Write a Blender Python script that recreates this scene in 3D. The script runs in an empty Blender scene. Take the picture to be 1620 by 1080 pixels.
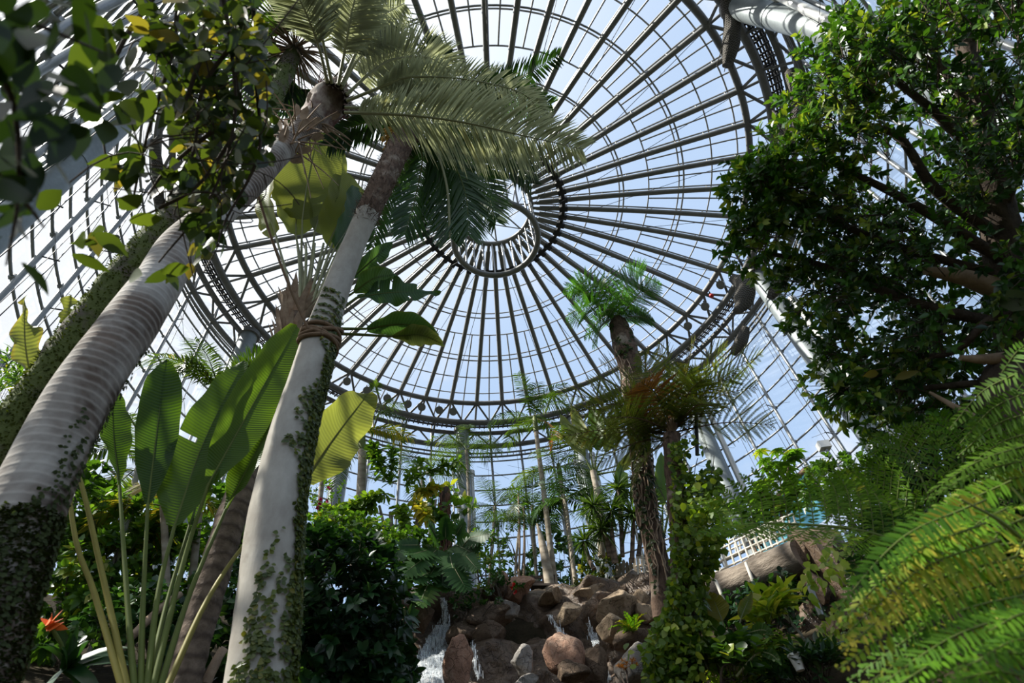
import bpy, math, random
import numpy as np
from mathutils import Vector, Matrix, noise as mnoise
R_ = math.radians
scn = bpy.context.scene
COL = scn.collection
rng = np.random.default_rng(7)
random.seed(7)

# ---------------------------------------------------------------- camera
F, PITCH, ROLL = 900.0, 0.83698, -0.13381
CAMZ = 1.5
_c, _s = math.cos(ROLL), math.sin(ROLL)
_cp, _sp = math.cos(PITCH), math.sin(PITCH)
CAM = np.array([0., 0., CAMZ])
def ray(u, v):
    du, dv = u-810, v-540
    x = _c*du+_s*dv; y = -_s*du+_c*dv
    d = np.array([x, F*_cp+y*_sp, F*_sp-y*_cp])
    return d/np.linalg.norm(d)
def at(u, v, rho):
    """point of the place seen at (u, v) of the 1620x1080 frame at horizontal distance rho from the lens"""
    d = ray(u, v)
    return CAM + d*(rho/math.hypot(d[0], d[1]))
def path_at(pts):
    return np.array([at(*p) for p in pts])

# ---------------------------------------------------------------- mesh building
def nrm(a):
    a = np.asarray(a, float)
    return a/np.maximum(np.linalg.norm(a, axis=-1, keepdims=True), 1e-9)

class MB:
    def __init__(s): s.v=[]; s.f3=[]; s.f4=[]; s.n=0; s.a=[]; s.m3=[]; s.m4=[]; s.t=[]
    def add(s, v, f3=None, f4=None, a=0.5, mi=0, t=None):
        v = np.asarray(v, float).reshape(-1, 3); k = len(v)
        s.v.append(v)
        s.a.append(np.broadcast_to(np.asarray(a, float), (k,)).copy())
        s.t.append(np.zeros((k, 3)) if t is None else np.asarray(t, float).reshape(-1, 3))
        for f, L, M, w in ((f3, s.f3, s.m3, 3), (f4, s.f4, s.m4, 4)):
            if f is not None and len(f):
                f = np.asarray(f, np.int64).reshape(-1, w)+s.n
                L.append(f); M.append(np.full(len(f), mi, np.int32))
        s.n += k
        return s
    def data(s, name, mats, smooth=True):
        me = bpy.data.meshes.new(name)
        v = np.concatenate(s.v) if s.v else np.zeros((0, 3))
        f3 = np.concatenate(s.f3) if s.f3 else np.zeros((0, 3), np.int64)
        f4 = np.concatenate(s.f4) if s.f4 else np.zeros((0, 4), np.int64)
        mi = np.concatenate(s.m3+s.m4) if (s.m3 or s.m4) else np.zeros(0, np.int32)
        me.vertices.add(len(v)); me.vertices.foreach_set('co', v.ravel())
        nl = f3.size+f4.size
        me.loops.add(nl); me.loops.foreach_set('vertex_index', np.concatenate([f3.ravel(), f4.ravel()]).astype(np.int32))
        me.polygons.add(len(f3)+len(f4))
        ls = np.concatenate([np.arange(len(f3))*3, f3.size+np.arange(len(f4))*4]).astype(np.int32)
        me.polygons.foreach_set('loop_start', ls)
        me.polygons.foreach_set('material_index', mi)
        me.polygons.foreach_set('use_smooth', np.full(len(f3)+len(f4), smooth))
        at_ = me.attributes.new('v', 'FLOAT', 'POINT'); at_.data.foreach_set('value', np.concatenate(s.a).astype(np.float32))
        tt = me.attributes.new('t', 'FLOAT_VECTOR', 'POINT'); tt.data.foreach_set('vector', np.concatenate(s.t).ravel().astype(np.float32))
        for m in (mats if isinstance(mats, (list, tuple)) else [mats]): me.materials.append(m)
        me.update(calc_edges=True); me.validate()
        return me
    def build(s, name, mats, parent=None, smooth=True, loc=None):
        me = s.data(name, mats, smooth)
        return link(name, me, parent, loc)

def link(name, me, parent=None, loc=None):
    o = bpy.data.objects.new(name, me); COL.objects.link(o)
    if parent is not None:
        o.parent = parent
        # every builder below works in world metres unless it passes loc: undo the thing's own place
        if loc is None: o.matrix_parent_inverse = Matrix.Translation(-WPOS[parent.name])
    if loc is not None: o.location = loc
    return o
WPOS = {}
def thing(name, label, cat, loc=(0, 0, 0), group=None):
    o = bpy.data.objects.new(name, None); COL.objects.link(o)
    o.location = tuple(loc); o.empty_display_size = .2
    WPOS[o.name] = Vector(tuple(loc))
    return tag(o, label, cat, group)
def tag(o, label, cat, group=None):
    o['label'] = label; o['category'] = cat
    if group: o['group'] = group
    return o
def struct(name, loc=(0, 0, 0), label=None):
    o = bpy.data.objects.new(name, None); COL.objects.link(o); o.location = loc
    WPOS[o.name] = Vector(loc); o['kind'] = 'structure'
    if label: o['label'] = label
    return o
def sub(o):     # a part that has parts of its own
    WPOS[o.name] = Vector((0, 0, 0))      # parts are built in world metres, so their own frame is the world's
    return o

def frame(T, up=(0, 0, 1)):
    T = nrm(T); up = np.broadcast_to(np.asarray(up, float), T.shape)
    S = np.cross(T, up); bad = np.linalg.norm(S, axis=-1) < 1e-3
    if np.any(bad): S[bad] = np.cross(T[bad], np.array([.3, 1, .2]))
    S = nrm(S); U = np.cross(S, T)
    return T, S, U
def tangents(P):
    return nrm(np.gradient(P, axis=0))
def tube(mb, P, r, seg=8, cap=True, a=.5, mi=0, jit=None):
    P = np.asarray(P, float); n = len(P)
    r = np.broadcast_to(np.asarray(r, float), (n,))
    T = tangents(P)
    # parallel transport
    S = np.zeros_like(P); s0 = np.cross(T[0], [0.31, .9, .3] if abs(T[0][2]) > .8 else [0, 0, 1.]); S[0] = s0/np.linalg.norm(s0)
    for i in range(1, n):
        s_ = S[i-1]-T[i]*np.dot(S[i-1], T[i]); S[i] = s_/max(np.linalg.norm(s_), 1e-9)
    U = np.cross(T, S)
    th = np.linspace(0, 2*np.pi, seg, endpoint=False)
    rr = r[:, None]*np.ones(seg)
    if jit is not None: rr = rr*jit
    V = P[:, None, :]+rr[..., None]*(np.cos(th)[None, :, None]*S[:, None, :]+np.sin(th)[None, :, None]*U[:, None, :])
    L = np.concatenate([[0], np.cumsum(np.linalg.norm(np.diff(P, axis=0), axis=1))])
    tt = np.stack([np.repeat(L, seg), np.tile(th, n), np.zeros(n*seg)], 1)
    i = np.arange(n-1)[:, None]*seg; j = np.arange(seg)[None, :]; j2 = (j+1) % seg
    f = np.stack([i+j, i+j2, i+seg+j2, i+seg+j], -1).reshape(-1, 4)
    mb.add(V.reshape(-1, 3), f4=f, a=a, mi=mi, t=tt)
    if cap:
        for k, fl in ((0, True), (n-1, False)):
            ring = V[k]; c = P[k]
            idx = np.arange(seg); tri = np.stack([np.full(seg, seg), idx, (idx+1) % seg], 1)
            if fl: tri = tri[:, ::-1]
            mb.add(np.vstack([ring, c]), f3=tri, a=a, mi=mi, t=np.tile([[L[k], 0, 0]], (seg+1, 1)))
    return mb
def bez(p0, p1, p2, n=10):
    t = np.linspace(0, 1, n)[:, None]
    return (1-t)**2*np.asarray(p0)+2*t*(1-t)*np.asarray(p1)+t*t*np.asarray(p2)
def smooth_path(P, n):
    """Catmull-Rom through the points"""
    P = np.asarray(P, float)
    Q = np.vstack([2*P[0]-P[1], P, 2*P[-1]-P[-2]]); m = len(P)-1
    out = []
    for x in np.linspace(0, m, n):
        i = min(int(x), m-1); t = x-i
        a, b, c, d = Q[i], Q[i+1], Q[i+2], Q[i+3]
        out.append(.5*((2*b)+(-a+c)*t+(2*a-5*b+4*c-d)*t*t+(-a+3*b-3*c+d)*t**3))
    return np.array(out)
def box(mb, c, s, X=(1, 0, 0), Y=(0, 1, 0), a=.5, mi=0):
    c = np.asarray(c, float); X = nrm(X); Y = nrm(Y); Z = np.cross(X, Y)
    v = [c+X*s[0]/2*i+Y*s[1]/2*j+Z*s[2]/2*k for k in (-1, 1) for j in (-1, 1) for i in (-1, 1)]
    f = [(0, 2, 3, 1), (4, 5, 7, 6), (0, 1, 5, 4), (2, 6, 7, 3), (0, 4, 6, 2), (1, 3, 7, 5)]
    return mb.add(v, f4=f, a=a, mi=mi)

# ---------------------------------------------------------------- materials
def newmat(name):
    m = bpy.data.materials.new(name); m.use_nodes = True
    nt = m.node_tree; nt.nodes.clear()
    return m, nt, nt.nodes, nt.links
def N(nt, typ, **kw):
    n = nt.nodes.new(typ)
    for k, v in kw.items():
        if k.startswith('i_'): n.inputs[k[2:].replace('_', ' ')].default_value = v
        else: setattr(n, k, v)
    return n
def ramp(nt, stops, src, interp='LINEAR'):
    r = nt.nodes.new('ShaderNodeValToRGB'); e = r.color_ramp.elements; r.color_ramp.interpolation = interp
    while len(e) < len(stops): e.new(.5)
    for k, (p, c) in enumerate(stops): e[k].position = p; e[k].color = (*c, 1)
    nt.links.new(src, r.inputs[0]); return r.outputs[0]
def mixc(nt, fac, a, b, mode='MIX'):
    m = nt.nodes.new('ShaderNodeMix'); m.data_type = 'RGBA'; m.blend_type = mode
    for s, x in ((0, fac), (6, a), (7, b)):
        if hasattr(x, 'is_linked') or hasattr(x, 'node'): nt.links.new(x, m.inputs[s])
        else: m.inputs[s].default_value = x if s == 0 else (*x, 1)
    return m.outputs[2]
def noise_(nt, scale, detail=3, rough=.55, vec=None, dist=0):
    n = N(nt, 'ShaderNodeTexNoise'); n.inputs['Scale'].default_value = scale; n.inputs['Detail'].default_value = detail
    n.inputs['Roughness'].default_value = rough; n.inputs['Distortion'].default_value = dist
    if vec is not None: nt.links.new(vec, n.inputs['Vector'])
    return n.outputs['Fac']
def pos(nt): return nt.nodes.new('ShaderNodeNewGeometry').outputs['Position']
def attr(nt, name, out='Fac'):
    a = nt.nodes.new('ShaderNodeAttribute'); a.attribute_name = name; return a.outputs[out]
def bump(nt, h, strength=.3, dist=.02):
    b = nt.nodes.new('ShaderNodeBump'); b.inputs['Strength'].default_value = strength; b.inputs['Distance'].default_value = dist
    nt.links.new(h, b.inputs['Height']); return b.outputs[0]
def finish(nt, sh):
    o = nt.nodes.new('ShaderNodeOutputMaterial'); nt.links.new(sh, o.inputs['Surface'])
def principled(nt, col, rough=.5, metal=0., normal=None, spec=.5):
    p = nt.nodes.new('ShaderNodeBsdfPrincipled')
    if hasattr(col, 'node'): nt.links.new(col, p.inputs['Base Color'])
    else: p.inputs['Base Color'].default_value = (*col, 1)
    if hasattr(rough, 'node'): nt.links.new(rough, p.inputs['Roughness'])
    else: p.inputs['Roughness'].default_value = rough
    p.inputs['Metallic'].default_value = metal
    p.inputs['Specular IOR Level'].default_value = spec
    if normal is not None: nt.links.new(normal, p.inputs['Normal'])
    return p.outputs[0]
def math_(nt, op, a, b=None):
    m = nt.nodes.new('ShaderNodeMath'); m.operation = op
    for i, x in enumerate((a, b)):
        if x is None: continue
        if hasattr(x, 'node'): nt.links.new(x, m.inputs[i])
        else: m.inputs[i].default_value = x
    return m.outputs[0]

def plain(name, col, rough=.5, metal=0., var=.12, scale=6., spec=.5, bmp=0.):
    m, nt, *_ = newmat(name)
    n = noise_(nt, scale, 4, .6, pos(nt))
    c = mixc(nt, n, tuple(x*(1-var) for x in col), tuple(min(1, x*(1+var)) for x in col))
    finish(nt, principled(nt, c, rough, metal, bump(nt, n, bmp) if bmp else None, spec)); return m
def steel(name, lo, hi, rough=.45, metal=.35, scale=3.):
    m, nt, *_ = newmat(name)
    n = noise_(nt, scale, 5, .65, pos(nt)); n2 = noise_(nt, scale*9, 2, .5, pos(nt))
    c = ramp(nt, [(.3, lo), (.7, hi)], math_(nt, 'MULTIPLY_ADD', n, .8) if False else math_(nt, 'ADD', math_(nt, 'MULTIPLY', n, .75), math_(nt, 'MULTIPLY', n2, .25)))
    finish(nt, principled(nt, c, rough, metal)); return m
def leafmat(name, dark, light, old=None, trans=.4, rough=.42, veins=0., tcol=None, spec=.4):
    """leaf: colour runs over each leaf's own tint 'v'; light comes through the blade"""
    m, nt, nodes, links = newmat(name)
    v = attr(nt, 'v')
    stops = [(0., dark), (.75 if old else 1., light)]
    if old: stops.append((1., old))
    c = ramp(nt, stops, v)
    n = noise_(nt, 2.5, 2, .5, pos(nt))
    c = mixc(nt, math_(nt, 'MULTIPLY', n, .35), c, tuple(x*.55 for x in dark))
    nor = None
    if veins:
        sx = N(nt, 'ShaderNodeSeparateXYZ'); links.new(attr(nt, 't', 'Vector'), sx.inputs[0])
        w = math_(nt, 'SINE', math_(nt, 'MULTIPLY', math_(nt, 'ADD', sx.outputs[0], math_(nt, 'MULTIPLY', math_(nt, 'ABSOLUTE', sx.outputs[1]), -.06)), veins))
        nor = bump(nt, w, .25, .006)
        c = mixc(nt, math_(nt, 'MULTIPLY', math_(nt, 'ADD', w, 1), .09), c, tuple(min(1, x*1.5) for x in light))
    p = principled(nt, c, rough, 0., nor, spec)
    t = nodes.new('ShaderNodeBsdfTranslucent')
    tc = mixc(nt, 1., c, tcol or (1.9, 1.9, .55), 'MULTIPLY'); links.new(tc, t.inputs['Color'])
    if nor is not None: links.new(nor, t.inputs['Normal'])
    mx = nodes.new('ShaderNodeMixShader'); mx.inputs[0].default_value = trans
    links.new(p, mx.inputs[1]); links.new(t.outputs[0], mx.inputs[2])
    finish(nt, mx.outputs[0]); return m

M = {}
M['rib'] = steel('rib_steel', (.19, .19, .185), (.29, .29, .28), .5, .25, 2.)
M['truss'] = steel('truss_steel', (.13, .13, .13), (.23, .23, .225), .55, .2, 3.)
M['dark'] = plain('dark_steel', (.035, .035, .037), .6, .2)
M['column'] = steel('galvanised_column', (.18, .205, .21), (.30, .335, .345), .5, .25, 1.6)
M['post'] = steel('galvanised_post', (.24, .25, .25), (.36, .37, .37), .38, .5, 3.)
M['duct'] = steel('pale_duct', (.55, .55, .52), (.72, .71, .68), .35, .35, 3.)
M['cable'] = plain('cable', (.06, .06, .065), .5, .3)
m, nt, nodes, links = newmat('glass')
tr = nodes.new('ShaderNodeBsdfTransparent'); tr.inputs[0].default_value = (.93, .955, .96, 1)
gl = nodes.new('ShaderNodeBsdfGlossy'); gl.inputs[0].default_value = (.9, .95, 1, 1); gl.inputs['Roughness'].default_value = .03
lw = nodes.new('ShaderNodeFresnel'); lw.inputs[0].default_value = 1.33
mx = nodes.new('ShaderNodeMixShader'); links.new(math_(nt, 'MULTIPLY', lw.outputs[0], .22), mx.inputs[0]); links.new(tr.outputs[0], mx.inputs[1]); links.new(gl.outputs[0], mx.inputs[2])
finish(nt, mx.outputs[0]); M['glass'] = m
# ================================================================ the greenhouse
AX, AY, RD = -.0876, 11.825, 10.
def P3(az, r, z):
    a = np.radians(az); return np.stack(np.broadcast_arrays(AX+r*np.cos(a), AY+r*np.sin(a), z), -1)
def zr(h): return h*10+CAMZ
def ring(mb, r, z, rad, a0=0, a1=360, seg=8, n=144):
    az = np.linspace(a0, a1, n+1); tube(mb, P3(az, r, z), rad, seg, cap=(a1-a0 < 360)); return mb
Z_D, Z_B, Z_A = zr(1.9636), zr(2.1407), zr(1.903)
R_H, Z_C = 1.64, zr(2.112)
RIBS = 4.75+7.5*np.arange(48)
POSTS = 1.0+7.5*np.arange(48)
def roof_z(r):     # underside of the cone of ribs, slightly domed
    t = (10-r)/(10-R_H); return Z_D+(Z_B-Z_D)*t+.25*4*t*(1-t)*.6

ceiling = struct('ceiling', (0, 0, 0))
rt = np.linspace(0, 1, 9)
for az in RIBS:
    rr = 10+(R_H+.35-10)*rt
    mb = MB(); tube(mb, P3(az, rr, roof_z(rr)), .105, 8)
    rr2 = np.array([R_H+.5, R_H+.05]); tube(mb, P3(az, rr2, roof_z(rr2)-.02), .07, 6)
    # glazing bar riding on brackets above the tube
    rg = np.linspace(10.2, 1.9, 9); tube(mb, P3(az, rg, roof_z(rg)+.33), .035, 4)
    for q in np.linspace(9.6, 2.6, 8): tube(mb, P3(az, np.array([q, q]), np.array([roof_z(q)+.05, roof_z(q)+.33])), .025, 4, cap=False)
    mb.build('rib', M['rib'], ceiling)
for az in RIBS+3.75:
    rg = np.linspace(11.4, 6.45, 6); mb = MB()
    tube(mb, P3(az, rg, roof_z(np.minimum(rg, 10))+.33-np.maximum(rg-10, 0)*.45), .032, 4)
    mb.build('rafter', M['rib'], ceiling)
for r in (4.1, 5.3, 6.45, 7.6, 8.8, 9.7):
    mb = ring(MB(), r, roof_z(r)+.31, .03, seg=5)
    if r in (5.3, 7.6): ring(mb, r+.13, roof_z(r)+.12, .035, seg=5)
    mb.build('purlin_ring', M['rib'], ceiling)
mb = ring(MB(), 2.97, roof_z(2.97)-.02, .085)
for az in RIBS: box(mb, P3(az, 2.97, roof_z(2.97)), (.34, .2, .26), P3(az, 1, 0)-P3(az, 0, 0), P3(az+90, 1, 0)-P3(az+90, 0, 0))
mb.build('flange_ring', M['dark'], ceiling)
# glass cone
rg = np.array([1.2, 2.5, 4, 6, 8, 10, 11.62]); zg = roof_z(np.minimum(rg, 10))+.4-np.maximum(rg-10, 0)*.45; zg[0] = roof_z(1.64)+.5
az = np.linspace(0, 360, 97)
V = np.stack([P3(az, r, z) for r, z in zip(rg, zg)]); n = len(az)
i = np.arange(len(rg)-1)[:, None]*n; j = np.arange(n-1)[None]
MB().add(V.reshape(-1, 3), f4=np.stack([i+j, i+j+1, i+n+j+1, i+n+j], -1).reshape(-1, 4)).build('glass_roof', M['glass'], ceiling)
# lantern drum at the crown
drum = sub(ring(MB(), 1.635, Z_A, .12, seg=12).build('oculus_drum', M['rib'], ceiling))
ring(MB(), 1.635, Z_B, .105, seg=12).build('upper_ring', M['rib'], drum)
for az in RIBS[::2]+3:
    tube(MB(), P3(az, np.array([1.635, 1.635]), np.array([Z_A, Z_B])), .042, 7).build('bar', M['post'], drum)
mb = MB()
for az in np.arange(0, 360, 45):
    tube(mb, P3(az, np.array([1.6, .05]), np.array([Z_B+.05, Z_B+.6])), .035, 6)
    tube(mb, np.stack([P3(az, 1.6, Z_B+.1), P3(az+45, .9, Z_B+.35)]), .025, 5)
mb.build('crown_strut', M['rib'], drum)
mb = MB()
for az in RIBS[::2]:
    tube(mb, np.stack([P3(az, 1.6, Z_A), P3(az, 9.9, Z_D-.1)]), .011, 4)
    tube(mb, np.stack([P3(az, 1.6, Z_B), P3(az+7.5, 5.4, roof_z(5.4)-.02)]), .008, 4)
mb.build('tie_cable', M['cable'], ceiling)

# ring truss with walkway
E1, ZE1, E2, ZE2, E3, ZE3, EL, ZL = 10.57, zr(1.885), 11.2, zr(1.865), 11.4, zr(1.80), 11.25, zr(1.72)
truss = sub(ring(MB(), 10, Z_D, .125, seg=10).build('ring_truss', M['truss'], ceiling))
ring(MB(), E1, ZE1, .14, seg=10).build('chord', M['truss'], truss)
ring(MB(), E2, ZE2, .11, seg=8).build('chord', M['truss'], truss)
ring(MB(), E3, ZE3, .11, seg=8).build('chord', M['truss'], truss)
mb = MB()
for az in RIBS:
    tube(mb, np.stack([P3(az, 10, Z_D), P3(az+3.75, E1, ZE1)]), .055, 6)
    tube(mb, np.stack([P3(az, 10, Z_D), P3(az-3.75, E1, ZE1)]), .055, 6)
    tube(mb, np.stack([P3(az, 10, Z_D), P3(az, 11.5, zr(1.935))]), .055, 6)
    tube(mb, np.stack([P3(az+3.75, E1, ZE1), P3(az+3.75, E3, ZE3+.05)]), .05, 6)
    tube(mb, np.stack([P3(az+3.75, E1, ZE1), P3(az+3.75, 11.5, zr(1.93))]), .05, 6)
    tube(mb, np.stack([P3(az, E2, ZE2), P3(az+3.75, E3+.05, ZE3)]), .045, 6)
    tube(mb, np.stack([P3(az, E2, ZE2), P3(az-3.75, E3+.05, ZE3)]), .045, 6)
    tube(mb, np.stack([P3(az+3.75, E3, ZE3), P3(az+3.75, 11.55, zr(1.93))]), .045, 6)
mb.build('web_strut', M['truss'], truss)
mb = MB()
for r, z in ((10.72, zr(1.895)), (10.82, zr(1.895)), (10.92, zr(1.895)), (11.02, zr(1.895)), (11.1, zr(1.895))):
    ring(mb, r, z, .035, seg=4)
for az in np.arange(0, 360, 1.25): box(mb, P3(az, 10.9, zr(1.89)), (.46, .05, .06), P3(az, 1, 0)-P3(az, 0, 0), P3(az+90, 1, 0)-P3(az+90, 0, 0))
for z in (1.92, 1.945): ring(mb, 11.12, zr(z), .025, seg=4)
for az in np.arange(0, 360, 3.75): tube(mb, P3(az, np.array([11.12, 11.12]), np.array([zr(1.89), zr(1.945)])), .02, 4)
mb.build('catwalk', M['dark'], truss)
# ladder-like cable tray under the truss
mb = MB(); ring(mb, EL, ZL, .05, seg=6); ring(mb, EL+.02, ZL+.24, .045, seg=6)
for az in np.arange(0, 360, 1.5): tube(mb, P3(az, np.array([EL, EL+.02]), np.array([ZL, ZL+.24])), .02, 4, cap=False)
mb.build('tray_ring', M['truss'], ceiling)

# walls: a glazed drum cut into left, back and right
RW, ZW0, ZW1 = 11.62, 4.5, zr(1.895)
ROWS = [zr(1.72-.0835*k) for k in range(-1, 17)]
ROWS = [z for z in ROWS if z > ZW0+.1]
for nm, a0, a1 in (('wall_right', -74, 54), ('wall_back', 54, 129), ('wall_left', 129, 254)):
    w = struct(nm)
    for az in POSTS.tolist()+[a-360 for a in POSTS]:
        if not (a0 <= az < a1): continue
        mb = MB(); tube(mb, P3(az, np.full(6, RW-.12), np.linspace(ZW0, ZW1, 6)), .062, 8)
        for z in ROWS[1::2]: box(mb, P3(az, RW-.05, z), (.16, .09, .12), P3(az, 1, 0)-P3(az, 0, 0), P3(az+90, 1, 0)-P3(az+90, 0, 0))
        mb.build('post', M['post'], w)
    k = int((a1-a0)/1.5)
    for z in ROWS: ring(MB(), RW, z, .036, a0, a1, 6, k).build('rail', M['post'], w)
    az = np.linspace(a0, a1, k+1); V = np.stack([P3(az, RW+.05, ZW0), P3(az, RW+.05, ZW1)]); j = np.arange(k)
    MB().add(V.reshape(-1, 3), f4=np.stack([j, j+1, j+k+2, j+k+1], -1)).build('glass_pane', M['glass'], w)
    # stay cables with spider nodes standing off the glass
    mb = MB()
    for az in POSTS.tolist()+[a-360 for a in POSTS]:
        if not (a0 <= az < a1): continue
        zs = np.array([ZE3-.2]+ROWS[2:14:3]); rr = RW-.16-.32*np.array([0, .6, 1, .9, .5])[:len(zs)]
        tube(mb, P3(az, rr, zs), .012, 4, cap=False); tube(mb, P3(az+1.1, rr+.05, zs), .008, 4, cap=False)
        for q in range(1, len(zs)):
            tube(mb, np.stack([P3(az, RW-.1, zs[q]), P3(az, rr[q]-.05, zs[q])]), .018, 5)
            for s_ in (-1, 1): tube(mb, np.stack([P3(az, rr[q], zs[q]), P3(az+s_*3.75, RW-.2, zs[q]+.4*s_)]), .007, 3, cap=False)
    mb.build('stay_cable', M['cable'], w)

# columns
COLS = {16: 'thick galvanised steel column beside the large dark tree on the right', 46: 'galvanised steel column behind the ivy covered tree fern trunk',
        76: 'galvanised steel column behind the banana plant and spiky screw pine', 106: 'galvanised steel column at the back centre with thin pipes beside it',
        136: 'galvanised steel column behind the slim white palm and pink flowers', 166: 'galvanised column mostly hidden behind the largest paddle leaves',
        -137: 'galvanised column in the upper left seen through hanging vine leaves', -42: 'galvanised column slanting across the upper right corner above the dark tree'}
for az, lab in COLS.items():
    c = thing('steel_column', lab, 'column', P3(az, 10.95, 6.0), 'columns carrying the ring truss'); c['kind'] = 'structure'
    zc = np.linspace(6.0, ZE2-.15, 15); rel = zc-CAMZ; lean = {-137: (11.08, 17.0, .095), -42: (10.77, 18.06, .13)}.get(az)   # the two nearest stand raked
    rc = np.full(15, 10.95) if lean is None else np.clip(lean[0]+(lean[1]-rel)*lean[2], 10.5, 11.3)
    mb = MB(); tube(mb, P3(az, rc, zc), .33, 28); shaft = sub(mb.build('shaft', M['column'], c))
    mb = MB()
    for z in (8.5, 13.2, 17.9):
        tube(mb, P3(az, np.full(2, np.interp(z, zc, rc)), np.array([z, z+.05])), .345, 28)
    mb.build('weld_band', M['column'], shaft)
    mb = MB(); tube(mb, P3(az, np.full(2, rc[-1]), np.array([ZE2-.17, ZE2+.02])), .42, 28); mb.build('cap_plate', M['truss'], c)
    for s_, mt in ((-1, M['duct']), (1, M['duct'])):
        mb = MB(); tube(mb, P3(az+s_*2.2, np.full(5, 11.3), np.linspace(6.0, ZL-1.0, 5)), .12 if s_ < 0 else .05, 12)
        tube(mb, P3(az+s_*2.2, np.full(2, 11.3), np.array([ZL-1.0, ZL-.8])), .17 if s_ < 0 else .08, 12); mb.build('pipe', mt, c)
# ================================================================ plant builders
def strips(mb, B, D, U, L, W, drop, sec=4, a=.5, mi=0, fold=0.0, wprof=(.45, 1., .8, 0.03), curl=0.):
    """many leaflets at once: bases B, directions D, face normals U (k,3); lengths L, half widths W, sag"""
    k = len(B); s = np.linspace(0, 1, sec)
    L = np.broadcast_to(L, (k,)); W = np.broadcast_to(W, (k,)); drop = np.broadcast_to(drop, (k,))
    D = nrm(D); S = nrm(np.cross(D, U))
    C = B[:, None]+D[:, None]*(L[:, None]*s[None])[..., None]
    C[..., 2] -= (drop*L)[:, None]*(s**2)[None]
    wp = np.interp(s, np.linspace(0, 1, len(wprof)), wprof)
    w = W[:, None]*wp[None]
    Un = nrm(np.cross(S, D))
    lft = C-S[:, None]*w[..., None]+Un[:, None]*(w*fold)[..., None]
    rgt = C+S[:, None]*w[..., None]+Un[:, None]*(w*fold)[..., None]
    if fold:
        V = np.stack([lft, C, rgt], 2).reshape(-1, 3); c = 3
    else:
        V = np.stack([lft, rgt], 2).reshape(-1, 3); c = 2
    base = (np.arange(k)*sec*c)[:, None, None]+(np.arange(sec-1)*c)[None, :, None]
    f = []
    for q in range(c-1): f.append(np.stack([base+q, base+q+1, base+c+q+1, base+c+q], -1).reshape(-1, 4))
    av = np.repeat(np.broadcast_to(a, (k,)), sec*c)
    mb.add(V, f4=np.concatenate(f), a=av, mi=mi)
    return mb

def rnd(k, lo, hi): return rng.uniform(lo, hi, k)

def feather(mb, P, n, ll, w, up=None, sag=.35, sweep=.6, vee=.35, t0=.12, r0=.02, r1=.004, prof=(.45, 1, .95, .55), a=(.2, .8), jit=.06, mi=0, mr=1, seg=6, fold=0., sec=4):
    """pinnate frond along the path P: stalk and two ranks of leaflets"""
    P = smooth_path(P, 24) if len(P) < 16 else P
    tube(mb, P, np.linspace(r0, r1, len(P)), seg, a=.5, mi=mr)
    T = tangents(P)
    t = np.linspace(t0, .995, n); x = t*(len(P)-1); i = np.minimum(x.astype(int), len(P)-2); fr = (x-i)[:, None]
    B = P[i]*(1-fr)+P[i+1]*fr; Tt = nrm(T[i]*(1-fr)+T[i+1]*fr)
    _, S, U = frame(Tt, (0, 0, 1) if up is None else up)
    q = (t-t0)/(1-t0)
    L = ll*np.interp(q, np.linspace(0, 1, len(prof)), prof)
    sw = sweep+(1-sweep)*.55*q**2; tint = rng.uniform(*a)
    for sg in (-1, 1):
        D = S*sg*np.cos(sw)[:, None]+Tt*np.sin(sw)[:, None]+U*vee+rng.normal(0, jit, (n, 3))
        strips(mb, B+rng.normal(0, .004, (n, 3)), D, U+S*sg*-.25, L*rnd(n, .88, 1.08), w*rnd(n, .8, 1.15), sag*rnd(n, .6, 1.4), sec=sec, a=np.clip(tint+rng.normal(0, .09, n), 0, 1), mi=mi, fold=fold)
    return mb

def arch(L, rise, bend, n=14, side=0.):
    """frond spine in its own frame: leaves the crown along +x at angle rise and bends down by bend (radians)"""
    th = rise-bend*np.linspace(0, 1, n)**1.4; d = L/(n-1)
    x = np.concatenate([[0], np.cumsum(np.cos(th[:-1])*d)]); z = np.concatenate([[0], np.cumsum(np.sin(th[:-1])*d)])
    return np.stack([x, side*(x/L)**2*L, z], 1)

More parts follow.
